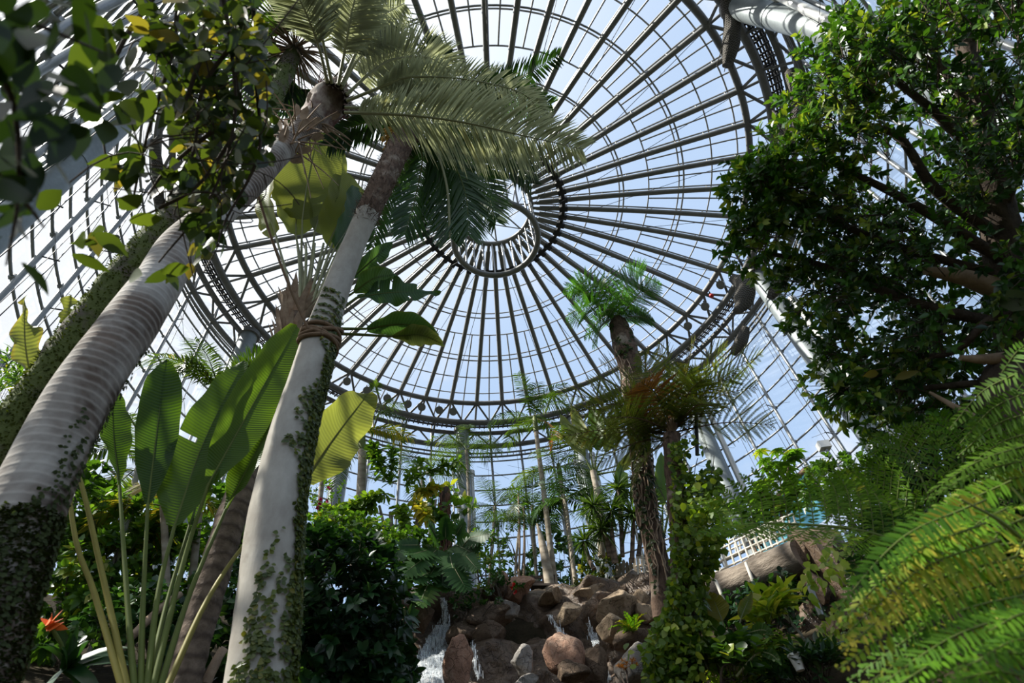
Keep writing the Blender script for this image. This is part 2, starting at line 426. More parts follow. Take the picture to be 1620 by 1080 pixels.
def fern_frond(mb, P, npin, pl, npn, w, up=None, a=(.2, .8), sag=.25, vee=.1, t0=.18, prof=(.55, .95, 1, .75, .12), sweep=.25, r0=.012, rank_drop=.1, pll=.04):
    """twice divided frond of a tree fern: spine, pinnae and their pinnules"""
    P = smooth_path(P, 22) if len(P) < 16 else P
    tube(mb, P, np.linspace(r0, r0*.2, len(P)), 6, a=.5, mi=1)
    T = tangents(P); t = t0+(1-t0)*np.linspace(0, .98, npin)**.9; x = t*(len(P)-1); i = np.minimum(x.astype(int), len(P)-2); fr = (x-i)[:, None]
    B = P[i]*(1-fr)+P[i+1]*fr; Tt = nrm(T[i]); _, S, U = frame(Tt, (0, 0, 1) if up is None else up)
    q = (t-t0)/(1-t0); L = pl*np.interp(q, np.linspace(0, 1, len(prof)), prof)
    for sg in (-1, 1):
        sw = sweep+.5*q**2
        D = nrm(S*sg*np.cos(sw)[:, None]+Tt*np.sin(sw)[:, None]+U*vee+rng.normal(0, .05, (npin, 3)))
        s = np.linspace(0, 1, 6)
        for k in range(npin):
            C = B[k]+D[k]*(L[k]*s)[:, None]; C[:, 2] -= sag*L[k]*s**2
            tube(mb, C, np.linspace(r0*.3, r0*.1, 6), 3, cap=False, a=.5, mi=1)
            m = max(4, int(npn*L[k]/pl)); ss = np.linspace(.04, .99, m)
            xi = ss*5; ii = np.minimum(xi.astype(int), 4); f2 = (xi-ii)[:, None]
            b = C[ii]*(1-f2)+C[ii+1]*f2; tk = nrm(C[ii+1]-C[ii])
            pp = nrm(np.cross(U[k], tk)); un = np.cross(tk, pp)
            l = pll*np.interp(ss, [0, .15, .6, 1], [.7, 1, .8, .12])
            av = np.clip(rng.uniform(*a)+rng.normal(0, .08, m), 0, 1)
            for s2 in (-1, 1):
                d = nrm(pp*s2*.9+tk*.45+rng.normal(0, .05, (m, 3)))
                strips(mb, b, d, un, l*rnd(m, .85, 1.1), w, rank_drop, sec=3, a=av, wprof=(.75, 1, .25))
    return mb

def blade(mb, P, width, nrm_dir, prof=(.15, .75, 1, .97, .8, .5, .04), nu=40, nv=9, fold=.25, wave=.02, tears=(), a=.5, mi=0, curl=0., rib=.012, a1=None, tipw=None):
    """paddle leaf (banana kind) along path P; nrm_dir is the way the upper face looks; tears = [(t, side, depth)]"""
    P = smooth_path(P, nu); T, S, U = tangents(P), None, None
    nd = np.broadcast_to(np.asarray(nrm_dir, float), P.shape)
    S = nrm(np.cross(T, nd)); U = np.cross(S, T)
    t = np.linspace(0, 1, nu); x = np.linspace(-1, 1, nv)
    wd = np.interp(t, np.linspace(0, 1, len(prof)), prof)
    k = np.array([.25, .5, .25]); wd = np.convolve(np.pad(wd, 1, mode='edge'), k, 'valid'); wd[-1] = .02
    wd = wd*width/2
    L = np.linalg.norm(np.diff(P, axis=0), axis=1).sum()
    ph = rng.uniform(0, 6.28)
    X = x[None]*wd[:, None]
    Z = np.abs(x)[None]*fold*wd[:, None]-curl*(x[None]**2)*wd[:, None]
    Z = Z+wave*np.sin(t[:, None]*26+ph+x[None]*2)*(np.abs(x)[None]**2)+wave*1.4*np.sin(t[:, None]*9+ph*2)*x[None]*np.abs(x)[None]
    V = P[:, None]+S[:, None]*X[..., None]+U[:, None]*Z[..., None]+T[:, None]*(np.abs(x)[None]**1.5*wd[:, None]*.25)[..., None]
    tt = np.stack([np.broadcast_to(t[:, None]*L, X.shape), X, np.zeros_like(X)], -1)
    i = np.arange(nu-1)[:, None]*nv; j = np.arange(nv-1)[None]
    keep = np.ones((nu-1, nv-1), bool)
    for (tq, sd_, dp) in tears:
        q = int(tq*(nu-1)); half = (nv-1)//2; m = max(1, int(dp*half))
        if sd_ > 0: keep[q, nv-1-m:] = False
        else: keep[q, :m] = False
    f = np.stack([i+j, i+j+1, i+nv+j+1, i+nv+j], -1)[keep].reshape(-1, 4)
    av = a if a1 is None else np.clip(a+(a1-a)*np.abs(x)[None]**3*np.ones((nu, 1))+.3*(a1-a)*t[:, None]**6, 0, 1).ravel()
    mb.add(V.reshape(-1, 3), f4=f, a=av, mi=mi, t=tt.reshape(-1, 3))
    tube(mb, P-U*rib*.4, np.linspace(rib, rib*.25, nu), 6, a=.5, mi=1)
    return mb

def leaves(mb, B, D, U, L, W, a, mi=0, fold=.22, sag=.15, wprof=(.08, .85, 1., .62, .03), sec=5):
    return strips(mb, B, D, U, L, W, sag, sec=sec, a=a, mi=mi, fold=fold, wprof=wprof)

def twigs(mb, B, D, n_leaf, Lt, ll, lw, a=(.1, .9), mi=0, mb_t=1, r=.006, spread=1.0, fold=.22, sag=.2, rosette=True, wprof=(.08, .85, 1., .62, .03), twig=True):
    """short shoots: bases B, directions D; each carries n_leaf leaves around it"""
    k = len(B); D = nrm(D)
    Lt = np.broadcast_to(Lt, (k,))
    _, S, U = frame(D, rng.normal(0, 1, (k, 3)))
    if twig:
        # three-sided shoots, vectorised
        th = np.arange(3)*2.094
        ringv = np.cos(th)[None, :, None]*S[:, None]+np.sin(th)[None, :, None]*U[:, None]
        b0 = B[:, None]+ringv*r; b1 = (B+D*Lt[:, None])[:, None]+ringv*r*.4
        V = np.concatenate([b0, b1], 1).reshape(-1, 3); o = (np.arange(k)*6)[:, None]
        f = np.concatenate([np.stack([o+i, o+(i+1) % 3, o+3+(i+1) % 3, o+3+i], -1).reshape(-1, 4) for i in range(3)])
        mb.add(V, f4=f, a=.5, mi=mb_t)
    tint = rng.uniform(*a, k)
    for q in range(n_leaf):
        s = (q+.6)/n_leaf if not rosette else .55+.45*(q+.5)/n_leaf
        ang = q*2.4+rng.uniform(0, .6, k)
        rad = np.cos(ang)[:, None]*S+np.sin(ang)[:, None]*U
        el = (.25+.75*s if rosette else .35)
        dd = nrm(rad*spread+D*el+rng.normal(0, .12, (k, 3)))
        un = nrm(D*1.+rng.normal(0, .2, (k, 3))+np.array([0, 0, .5]))
        leaves(mb, B+D*(Lt*s)[:, None], dd, un, ll*rnd(k, .7, 1.15), lw*rnd(k, .8, 1.15), np.clip(tint+rng.normal(0, .13, k), 0, 1), mi, fold, sag, wprof)
    return mb

def blob_points(k, c, rad, shell=.55, flat=1.):
    """points and outward directions through a soft ellipsoid"""
    d = nrm(rng.normal(0, 1, (k, 3))); r = rng.uniform(shell, 1, k)**.6
    rad = np.asarray(rad, float)
    return np.asarray(c)+d*rad*r[:, None], d

def lumpy_tube(mb, P, r, seg=14, amp=.12, fr=3., a=.5, mi=0, n=None):
    P = smooth_path(P, n or max(12, len(P)*6)); r = np.interp(np.linspace(0, 1, len(P)), np.linspace(0, 1, len(np.atleast_1d(r))), np.atleast_1d(r))
    th = np.linspace(0, 2*np.pi, seg, endpoint=False)
    jit = np.ones((len(P), seg))
    ph = rng.uniform(0, 99, 3)
    for i, p in enumerate(P):
        for j in range(seg):
            jit[i, j] = 1+amp*mnoise.noise((p[0]*fr+math.cos(th[j])*1.3+ph[0], p[1]*fr+math.sin(th[j])*1.3+ph[1], p[2]*fr+ph[2]))
    return tube(mb, P, r, seg, a=a, mi=mi, jit=jit)

def icosphere(sub_=3):
    bm_ = __import__('bmesh').new(); __import__('bmesh').ops.create_icosphere(bm_, subdivisions=sub_, radius=1.)
    v = np.array([x.co[:] for x in bm_.verts]); f = np.array([[q.index for q in x.verts] for x in bm_.faces]); bm_.free(); return v, f
ICO = {k: icosphere(k) for k in (2, 3, 4, 5)}
def rock_mesh(c, rad, seed=0, sub_=4, amp=.28, rot=0., facets=16, rough=.035):
    """boulder: a ball cut by random planes, then weathered"""
    r_ = np.random.default_rng(seed); v, f = ICO[sub_]; v = v.copy()
    nn = nrm(r_.normal(0, 1, (facets, 3))); dd = r_.uniform(.42, .86, facets)
    for n_, d_ in zip(nn, dd):
        h = v@n_-d_; v = v-np.where(h > 0, h*.96, 0)[:, None]*n_
    off = r_.uniform(0, 50, 3); v = v*(1+.0*v)
    q = np.array([mnoise.fractal((p*1.6+off).tolist(), 1., 2.1, 5) for p in v]); q2 = np.array([mnoise.noise((p*7+off).tolist()) for p in v])
    v = v*(1+amp*.45*q+rough*q2)[:, None]
    ca, sa = math.cos(rot), math.sin(rot); v = v*np.asarray(rad, float); v = np.stack([v[:, 0]*ca-v[:, 1]*sa, v[:, 0]*sa+v[:, 1]*ca, v[:, 2]], 1)
    return v+np.asarray(c), f

# ---------------------------------------------------------------- plant materials
def barkmat(name, lo, hi, ringscale=0., ringcol=None, ring=.4, scale=5., stretch=(1, 1, 1), rough=.85, bmp=.5, patch=None, patch_scale=1.2, pt=(.5, .62), dist=.02):
    m, nt, nodes, links = newmat(name); p = pos(nt)
    mp = nodes.new('ShaderNodeMapping'); mp.inputs['Scale'].default_value = stretch; links.new(p, mp.inputs[0])
    n = noise_(nt, scale, 6, .65, mp.outputs[0]); c = ramp(nt, [(.3, lo), (.7, hi)], n); h = n
    if ringscale:
        sx = N(nt, 'ShaderNodeSeparateXYZ'); links.new(attr(nt, 't', 'Vector'), sx.inputs[0])
        n3 = noise_(nt, 2.2, 4, .6, p)
        w_ = math_(nt, 'SINE', math_(nt, 'ADD', math_(nt, 'MULTIPLY', sx.outputs[0], ringscale), math_(nt, 'MULTIPLY', n3, 9.)))
        w_ = math_(nt, 'POWER', math_(nt, 'MULTIPLY_ADD', w_, .5) if False else math_(nt, 'ADD', math_(nt, 'MULTIPLY', w_, .5), .5), 3.)
        c = mixc(nt, math_(nt, 'MULTIPLY', w_, ring), c, ringcol or hi); h = math_(nt, 'ADD', n, math_(nt, 'MULTIPLY', w_, .22))
    if patch:
        pn = noise_(nt, patch_scale, 5, .62, p, .3)
        r_ = nodes.new('ShaderNodeMapRange'); r_.inputs[1].default_value = pt[0]; r_.inputs[2].default_value = pt[1]; links.new(pn, r_.inputs[0])
        c = mixc(nt, r_.outputs[0], c, patch)
    finish(nt, principled(nt, c, rough, 0., bump(nt, h, bmp, dist), .2)); return m
M['royal'] = barkmat('ringed_grey_bark', (.06, .042, .032), (.20, .15, .12), 118., (.42, .38, .33), .5, 4., patch=(.47, .44, .40), pt=(.44, .62), bmp=.35)
M['white_bark'] = barkmat('pale_smooth_bark', (.31, .28, .24), (.46, .43, .375), 0, None, .25, 7., (1, 1, .5), patch=(.24, .21, .17), patch_scale=2.4, pt=(.60, .74), bmp=.35)
M['fibre'] = barkmat('brown_fibre', (.045, .028, .02), (.20, .13, .09), 0, None, .3, 22., (1, 1, .35), patch=(.34, .28, .22), patch_scale=3., pt=(.55, .7), bmp=.9, dist=.04)
M['mossy'] = barkmat('mossy_bark', (.06, .05, .035), (.17, .14, .11), 0, None, .3, 9., patch=(.09, .11, .03), patch_scale=2., pt=(.40, .52), bmp=.9, dist=.05)
M['brown_bark'] = barkmat('scaly_brown_bark', (.10, .075, .055), (.28, .21, .16), 42., (.07, .05, .04), .7, 8., bmp=.8, dist=.03)
M['slim_bark'] = barkmat('slim_palm_bark', (.26, .21, .16), (.44, .38, .30), 30., (.18, .14, .1), .5, 6., bmp=.4)
M['dark_bark'] = barkmat('dark_bark', (.035, .026, .02), (.12, .09, .07), 0, None, .3, 12., (1, 1, .4), bmp=.9, dist=.04)
M['tan_wood'] = barkmat('tan_wood', (.22, .15, .10), (.42, .31, .22), 0, None, .3, 9., bmp=.5)
M['crownshaft'] = barkmat('crown_sheath', (.17, .12, .10), (.48, .42, .36), 0, None, .3, 10., (1.2, 1.2, .25), patch=(.10, .03, .025), patch_scale=1.9, pt=(.52, .62), bmp=.8)
M['frond_grey'] = leafmat('silvery_frond', (.19, .21, .16), (.40, .42, .32), (.46, .40, .14), .45, .5, tcol=(1.4, 1.4, .95))
M['frond_dark'] = leafmat('dark_frond', (.012, .035, .012), (.05, .12, .03), None, .3, .4)
M['frond_mid'] = leafmat('green_frond', (.02, .05, .012), (.085, .14, .028), (.36, .25, .05), .36, .45, spec=.25)
M['stalk_pale'] = plain('pale_stalk', (.26, .26, .13), .5, 0, .2)
M['stalk_green'] = plain('green_stalk', (.105, .135, .03), .55, 0, .25, spec=.2)
M['stalk_yellow'] = plain('yellow_stalk', (.24, .21, .05), .55, 0, .25, spec=.2)
M['stalk_brown'] = plain('brown_stalk', (.13, .075, .03), .6, 0, .3)
M['paddle'] = leafmat('paddle_leaf', (.016, .048, .014), (.085, .155, .024), (.30, .24, .06), .45, .38, 240., (1.9, 1.8, .45), spec=.25)
M['paddle_dark'] = leafmat('dark_paddle_leaf', (.02, .052, .026), (.06, .115, .05), (.25, .24, .06), .35, .4, 150., (1.7, 1.8, .5), spec=.25)
M['paddle_olive'] = leafmat('olive_paddle_leaf', (.09, .115, .04), (.22, .245, .085), (.36, .28, .08), .5, .42, 170., (1.65, 1.6, .65), spec=.2)
M['ficus'] = leafmat('ficus_leaf', (.008, .028, .008), (.06, .155, .022), (.22, .28, .045), .32, .32, spec=.4)
M['vine'] = leafmat('vine_leaf', (.012, .026, .008), (.075, .11, .022), (.26, .20, .05), .34, .45, spec=.25)
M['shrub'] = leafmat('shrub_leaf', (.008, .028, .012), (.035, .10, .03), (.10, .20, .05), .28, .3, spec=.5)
M['fishtail'] = leafmat('fishtail_leaf', (.05, .12, .018), (.20, .30, .04), (.50, .40, .06), .42, .4, spec=.2)
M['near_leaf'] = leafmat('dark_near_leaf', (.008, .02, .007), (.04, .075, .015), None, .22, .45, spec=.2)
M['lush'] = leafmat('lush_leaf', (.025, .07, .012), (.12, .24, .035), (.34, .34, .05), .4, .35)
M['ivy'] = leafmat('ivy_leaf', (.035, .055, .012), (.13, .17, .03), (.40, .28, .04), .3, .4)
M['creeper'] = leafmat('creeper_leaf', (.03, .07, .012), (.16, .26, .03), (.36, .40, .05), .4, .35)
M['fern'] = leafmat('fern_leaf', (.035, .09, .010), (.15, .28, .022), (.40, .36, .05), .45, .5, spec=.15)
M['fern_bright'] = leafmat('bright_fern_leaf', (.025, .085, .008), (.13, .28, .016), (.46, .38, .05), .40, .48, spec=.15)
M['treefern'] = leafmat('tree_fern_leaf', (.04, .065, .012), (.14, .175, .035), (.28, .22, .05), .52, .5, tcol=(1.7, 1.8, .6), spec=.15)
M['treefern_green'] = leafmat('tree_fern_green_leaf', (.015, .06, .012), (.06, .17, .03), None, .42, .45)
M['rust'] = leafmat('withered_frond', (.22, .09, .025), (.42, .20, .05), None, .3, .6, tcol=(1.4, 1.1, .6))
M['pothos'] = leafmat('variegated_leaf', (.13, .25, .03), (.42, .52, .09), (.64, .64, .25), .42, .35)
M['ti'] = leafmat('yellow_green_leaf', (.06, .16, .02), (.30, .42, .05), (.60, .55, .12), .4, .35)
M['monstera'] = leafmat('monstera_leaf', (.016, .055, .018), (.07, .16, .04), (.30, .32, .09), .32, .45, spec=.2)
M['moss'] = leafmat('moss_tuft', (.03, .045, .01), (.09, .12, .025), None, .2, .8)
M['rope_white'] = plain('white_rope', (.62, .58, .50), .8, 0, .2, 30)
M['flower_red'] = plain('red_petal', (.62, .03, .02), .5, 0, .15)
M['flower_pink'] = plain('pink_petal', (.55, .04, .14), .5, 0, .2)
M['flower_orange'] = plain('orange_petal', (.85, .16, .02), .5, 0, .15)
M['flower_yellow'] = plain('yellow_petal', (.55, .32, .05), .6, 0, .3, 20)
M['flower_white'] = plain('cream_petal', (.68, .66, .50), .6, 0, .15, 20)
M['rope'] = plain('rope', (.20, .13, .08), .9, 0, .4, 30, .2, .4)
# ================================================================ the near palms
FWD = np.array([0, _cp, _sp])
def ats(u, v, d):
    """point at slant distance d"""
    return CAM+ray(u, v)*d
def depth(p): return float(np.dot(np.asarray(p)-CAM, FWD))
def px(w, p): return w*depth(p)/F           # metres of w pixels at point p
def toward(p): return nrm(CAM-np.asarray(p))
IMG_R = np.array([_c, -_s*_sp*-1 if False else _s*-_sp, _s*_cp])
IMG_U = np.array([-_s, _c*-_sp, _c*_cp])

def trunk_px(spec, rho, n=40):
    """[(u, v, w)], rho (number or list): centre line and radii of a trunk"""
    rr = np.broadcast_to(rho, (len(spec),)); P = np.array([at(u, v, r) for (u, v, w), r in zip(spec, rr)])
    W = np.array([px(w, p)/2 for (u, v, w), p in zip(spec, P)])
    Q = smooth_path(P, n); R = np.interp(np.linspace(0, 1, n), np.linspace(0, 1, len(W)), W)
    return Q, R
def ringed(mb, Q, R, seg=20, amp=.05, fr=2.5, ripple=0., k=60, a=.5, mi=0):
    th = np.linspace(0, 2*np.pi, seg, endpoint=False); jit = np.ones((len(Q), seg))
    for i, p in enumerate(Q):
        for j in range(seg): jit[i, j] = 1+amp*mnoise.noise((math.cos(th[j])*fr*.6, math.sin(th[j])*fr*.6, p[2]*fr))
    if ripple: jit *= (1+ripple*np.sin(np.arange(len(Q))*2.1))[:, None]
    return tube(mb, Q, R, seg, a=a, mi=mi, jit=jit)
def surf(Q, R, t, ang):
    """point on a trunk: t along it, ang to the right (radians) from the side that faces the lens"""
    x = np.clip(t, 0, 1)*(len(Q)-1); i = np.minimum(x.astype(int), len(Q)-2); f = (x-i)[:, None]
    c = Q[i]*(1-f)+Q[i+1]*f; r = R[i]*(1-f[:, 0])+R[i+1]*f[:, 0]
    T = nrm(Q[i+1]-Q[i]); to = nrm(CAM-c); to = nrm(to-T*(to*T).sum(1)[:, None]); rt_ = np.cross(T, to)
    rt_ = np.where((rt_@IMG_R)[:, None] < 0, -rt_, rt_)
    n = to*np.cos(ang)[:, None]+rt_*np.sin(ang)[:, None]
    return c+n*r[:, None], n, T
def creeper_on(mb, Q, R, strands, ll, lw, a=(.1, .9), per=60, sd=.012, droop=.2):
    """strands: [(t0, ang0, t1, ang1, wiggle)] of small leaves hugging a trunk"""
    for (t0, a0, t1, a1, wg, k) in strands:
        s = rng.uniform(0, 1, k); s.sort()
        tt = t0+(t1-t0)*s; an = a0+(a1-a0)*s**1.3+wg*np.sin(s*9+a0*7)+rng.normal(0, sd*4, k)
        p, n, T = surf(Q, R, tt, an)
        d = nrm(np.cross(n, T)*rng.choice([-1, 1], k)[:, None]+T*rng.normal(-.2, .6, (k, 1))+n*.25)
        leaves(mb, p+n*rnd(k, .004, .02)[:, None], d, n+rng.normal(0, .25, (k, 3)), ll*rnd(k, .6, 1.2), lw*rnd(k, .7, 1.2), rng.uniform(*a, k), sec=4, wprof=(.3, 1, .8, .05))

# ---- the thick ringed palm leaning across the left
spec1 = [(-75, 1120, 150), (-5, 930, 122), (42, 800, 110), (92, 690, 98), (143, 600, 88), (200, 520, 80), (250, 448, 68), (283, 393, 62), (345, 335, 50), (400, 285, 43), (440, 243, 38), (478, 205, 35), (505, 180, 40)]
Q1, R1 = trunk_px(spec1, 3.2, 90)
T1 = thing('royal_palm', 'thick ring-scarred grey palm trunk lit white down one side, silvery fronds, at far left', 'palm tree', (Q1[0][0], Q1[0][1], 0))
Q1b = np.vstack([[Q1[0][0], Q1[0][1], .0], Q1]); R1b = np.concatenate([[R1[0]*1.15], R1])
sub(ringed(MB(), Q1b, R1b, 28, .05, 2.2, .003).build('trunk', M['royal'], T1))
mb = MB()
creeper_on(mb, Q1, R1, [(.02, .9, .30, 1.1, .1, 160), (.0, .3, .24, .75, .1, 120), (.02, .55, .27, .3, .12, 90), (0, -.2, .17, .1, .15, 120), (.0, 1.2, .4, 1.25, .1, 160)], .024, .010, (0, .4))
k = 5000; tq = rng.uniform(0, .15, k)**1.; pq, nq, Tq = surf(Q1, R1, tq, rng.uniform(-1.4, 1.5, k))
leaves(mb, pq, nq+rng.normal(0, .5, (k, 3)), Tq+nq*.3, .018, .008, rng.uniform(0, .5, k), sec=4)
mb.build('creeping_moss', M['moss'], T1)
# fibrous base of the crown
KS = np.linalg.norm(Q1[-1]-CAM)/7.72
cb = np.array([ats(493, 192, 7.45*KS), ats(508, 176, 7.7*KS), ats(524, 153, 7.95*KS), ats(540, 128, 8.15*KS)])
lumpy_tube(MB(), cb, np.array([px(34, cb[0])/2, px(56, cb[1])/2, px(50, cb[2])/2, px(20, cb[3])/2]), 24, .3, 4.5, n=24).build('crown_sheath', M['crownshaft'], T1)
SHEATH = []
mb = MB()
for q in range(40):
    p0, n0, t0 = surf(Q1, R1, np.array([rng.uniform(.84, .99)]), np.array([rng.uniform(-2, 2)]))
    d = nrm(n0[0]*rng.uniform(.4, 1)+t0[0]*rng.uniform(-.8, .5)+rng.normal(0, .3, 3)); L_ = rng.uniform(.2, .55)
    tube(mb, bez(p0[0], p0[0]+d*L_*.6, p0[0]+d*L_-np.array([0, 0, .12]), 6), np.linspace(.012, .004, 6), 4, cap=False)
for q in range(16):   # husky leaf bases on the dark neck of the trunk
    p0, n0, t0 = surf(Q1, R1, np.array([rng.uniform(.80, .99)]), np.array([rng.uniform(-2.2, 2.2)]))
    strips(mb, p0, nrm(t0*.8+n0*.5), n0, .22, .05, .1, a=.5)
mb.build('leaf_base_stub', M['tan_wood'], T1)
crown1 = ats(538, 135, 7.9)
KS = 1.
def frond_px(parent, pts, n, ll_px, w, mat, stalk, up=None, name='frond', r0=.022, **kw):
    P = np.array([ats(a_, b_, d_*KS) for a_, b_, d_ in pts]); ll = px(ll_px, P[len(P)//2])
    if parent.name.startswith('royal'): P = sheath_base(P)
    mb = feather(MB(), P, n, ll, w, up=up, r0=r0, **kw); return mb.build(name, [mat, stalk], parent)
def sheath_base(P):
    """broad fibrous leaf base that clasps the crown, under the stalk that starts at P[0]"""
    c0 = Q1[-1]+nrm(Q1[-1]-Q1[-4])*.05; T_ = nrm(Q1[-1]-Q1[-6])
    out = nrm((P[1]-P[0])-T_*np.dot(P[1]-P[0], T_)); C = np.array([c0+out*.10-T_*.12, c0+out*.17+T_*.12, c0+out*.24+T_*.36, P[0]*.45+(c0+out*.24+T_*.5)*.55, P[0]])
    C = smooth_path(C, 18); wd = np.interp(np.linspace(0, 1, 18), [0, .3, .65, 1], [.09, .12, .08, .03])
    Tt, S_, U_ = frame(tangents(C), out); mb = MB(); th = np.linspace(0, 2*np.pi, 12, endpoint=False)
    V = C[:, None]+S_[:, None]*(np.cos(th)[None]*wd[:, None])[..., None]+np.cross(S_, Tt)[:, None]*(np.sin(th)[None]*np.maximum(wd*.28, .028)[:, None])[..., None]
    i = np.arange(17)[:, None]*12; j = np.arange(12)[None]; j2 = (j+1) % 12
    mb.add(V.reshape(-1, 3), f4=np.stack([i+j, i+j2, i+12+j2, i+12+j], -1).reshape(-1, 4)); k = 46; s_ = rng.integers(1, 15, k); a_ = rng.uniform(0, 6.28, k); b_ = C[s_]+S_[s_]*(np.cos(a_)*wd[s_])[:, None]+np.cross(S_, Tt)[s_]*(np.sin(a_)*np.maximum(wd*.28, .028)[s_])[:, None]
    strips(mb, b_, Tt[s_]+rng.normal(0, .16, (k, 3)), rng.normal(0, 1, (k, 3)), rnd(k, .12, .34), .007, .08, a=.5)
    mb.build('leaf_base', M['crownshaft'], T1)
    return P
FG = (M['frond_grey'], M['stalk_pale'])
kw1 = dict(sag=.45, vee=.15, prof=(.35, .9, 1, .8, .35), a=(.2, .68), sweep=.5)
frond_px(T1, [(545, 178, 7.75), (640, 182, 7.5), (730, 193, 7.4), (830, 215, 7.5), (922, 236, 7.8)], 165, 88, .012, *FG, up=(0, 0, 1), t0=.06, **kw1)
frond_px(T1, [(548, 160, 7.9), (610, 135, 7.9), (650, 122, 8.0), (740, 126, 8.2), (830, 150, 8.5), (862, 196, 8.7)], 140, 46, .012, *FG, t0=.16, **kw1)
frond_px(T1, [(548, 150, 7.95), (590, 112, 8.2), (625, 93, 8.4), (680, 92, 8.7), (722, 120, 8.9)], 120, 74, .012, *FG, t0=.14, **kw1)
frond_px(T1, [(540, 140, 7.95), (562, 100, 8.3), (585, 78, 8.6), (612, 72, 8.8), (640, 90, 9.0)], 110, 66, .012, *FG, t0=.2, **kw1)
frond_px(T1, [(535, 135, 7.95), (547, 70, 8.0), (556, 20, 8.1), (572, -40, 8.3)], 110, 74, .012, *FG, t0=.25, **kw1)
frond_px(T1, [(540, 135, 7.95), (570, 70, 8.2), (598, 30, 8.5), (640, 5, 8.9)], 110, 70, .012, *FG, t0=.25, **kw1)
frond_px(T1, [(525, 132, 7.9), (512, 70, 7.8), (500, 10, 7.8), (490, -60, 7.9)], 70, 60, .011, *FG, t0=.35, **kw1)
frond_px(T1, [(518, 130, 7.9), (506, 80, 7.6), (488, 30, 7.5), (455, -40, 7.5)], 70, 60, .011, *FG, t0=.4, **kw1)
frond_px(T1, [(545, 170, 7.8), (600, 170, 7.9), (680, 160, 8.1), (760, 175, 8.4), (800, 215, 8.6)], 120, 50, .012, *FG, t0=.12, **kw1)

# ---- the pale palm trunk in the centre left
spec2 = [(398, 1130, 116), (410, 1080, 106), (424, 940, 94), (437, 810, 84), (461, 690, 70), (484, 610, 60), (505, 540, 53), (531, 461, 42), (564, 377, 35), (598, 303, 36), (632, 233, 37), (652, 196, 34)]
Q2, R2 = trunk_px(spec2, 4.0, 110)
T2 = thing('pale_palm', 'smooth pale palm trunk with ivy and a rope band, brown fibre near its top', 'palm tree', (Q2[0][0], Q2[0][1], .4))
cut = int(.775*110)
Q2b = np.vstack([[Q2[0][0]-.02, Q2[0][1], .3], Q2[:cut+1]]); R2b = np.concatenate([[R2[0]*1.1], R2[:cut+1]])
ringed(MB(), Q2b, R2b, 28, .04, 1.8, .004).build('trunk', M['white_bark'], T2)
mb = MB(); ringed(mb, Q2[cut-1:], R2[cut-1:]*1.03, 26, .10, 9.)
k = 1400; pq, nq, Tq = surf(Q2, R2*1.02, rng.uniform(.75, .99, k), rng.uniform(-1.7, 1.7, k))
strips(mb, pq, nrm(nq*.3+Tq*rng.normal(0, 1, (k, 1))+rng.normal(0, .6, (k, 3))), nq, rnd(k, .05, .14), .004, .1, a=.4); mb.build('fibre_sleeve', M['fibre'], T2)
mb = MB()
st = []
for q in range(26):     # dense sheet up the shaded side
    st.append((rng.uniform(0, .2), rng.uniform(.75, 1.55), rng.uniform(.45, .60), rng.uniform(.55, 1.45), .08, 150))
for q in range(9):      # tendrils creeping over the pale bark
    t0 = rng.uniform(.3, .55); st.append((t0, .75, t0+rng.uniform(.03, .08), rng.uniform(-.3, .45), .05, 34))
for t0 in (.565, .578, .59, .605, .617, .545): st.append((t0-.008, .8, t0+.004, -.9, .03, 40))
st += [(.02, -.55, .19, -.15, .08, 120), (.0, -.8, .15, -.5, .06, 90), (.03, .1, .13, -.1, .1, 90), (.0, .1, .06, .2, .05, 40), (.10, .0, .21, .45, .08, 60), (.0, .75, .2, .6, .1, 150), (.09, .2, .06, .8, .02, 40), (.15, -.3, .24, .2, .05, 40)]
creeper_on(mb, Q2, R2, st, .038, .016, (.1, .85)); mb.build('ivy', M['ivy'], T2)
# rope band
RB = thing('rope_band', 'coiled brown rope tied round the pale palm trunk', 'rope', at(506, 537, 4.0))
i0 = int(np.argmin([abs(p[2]-at(506, 537, 4.0)[2]) for p in Q2])); mb = MB()
for q in range(5):
    c = Q2[i0]+nrm(Q2[i0+1]-Q2[i0])*(.036*(q-2)); r = R2[i0]+.022; th = np.linspace(0, 2*np.pi, 33)
    Tt, S_, U_ = frame(np.array([nrm(Q2[i0+1]-Q2[i0-1])])); tl = rng.normal(0, .035)
    tube(mb, c+r*(np.cos(th)[:, None]*S_+np.sin(th)[:, None]*U_)+Tt*(tl*np.sin(th+q)*2)[:, None], .021, 7, cap=False)
mb.build('coil', M['rope'], RB)
mb = MB(); tube(mb, bez(at(488, 520, 3.85), at(440, 400, 3.7)+[0, 0, -.15], ats(396, 262, 6.6), 20), .013, 7); mb.build('guy_line', M['rope'], RB)
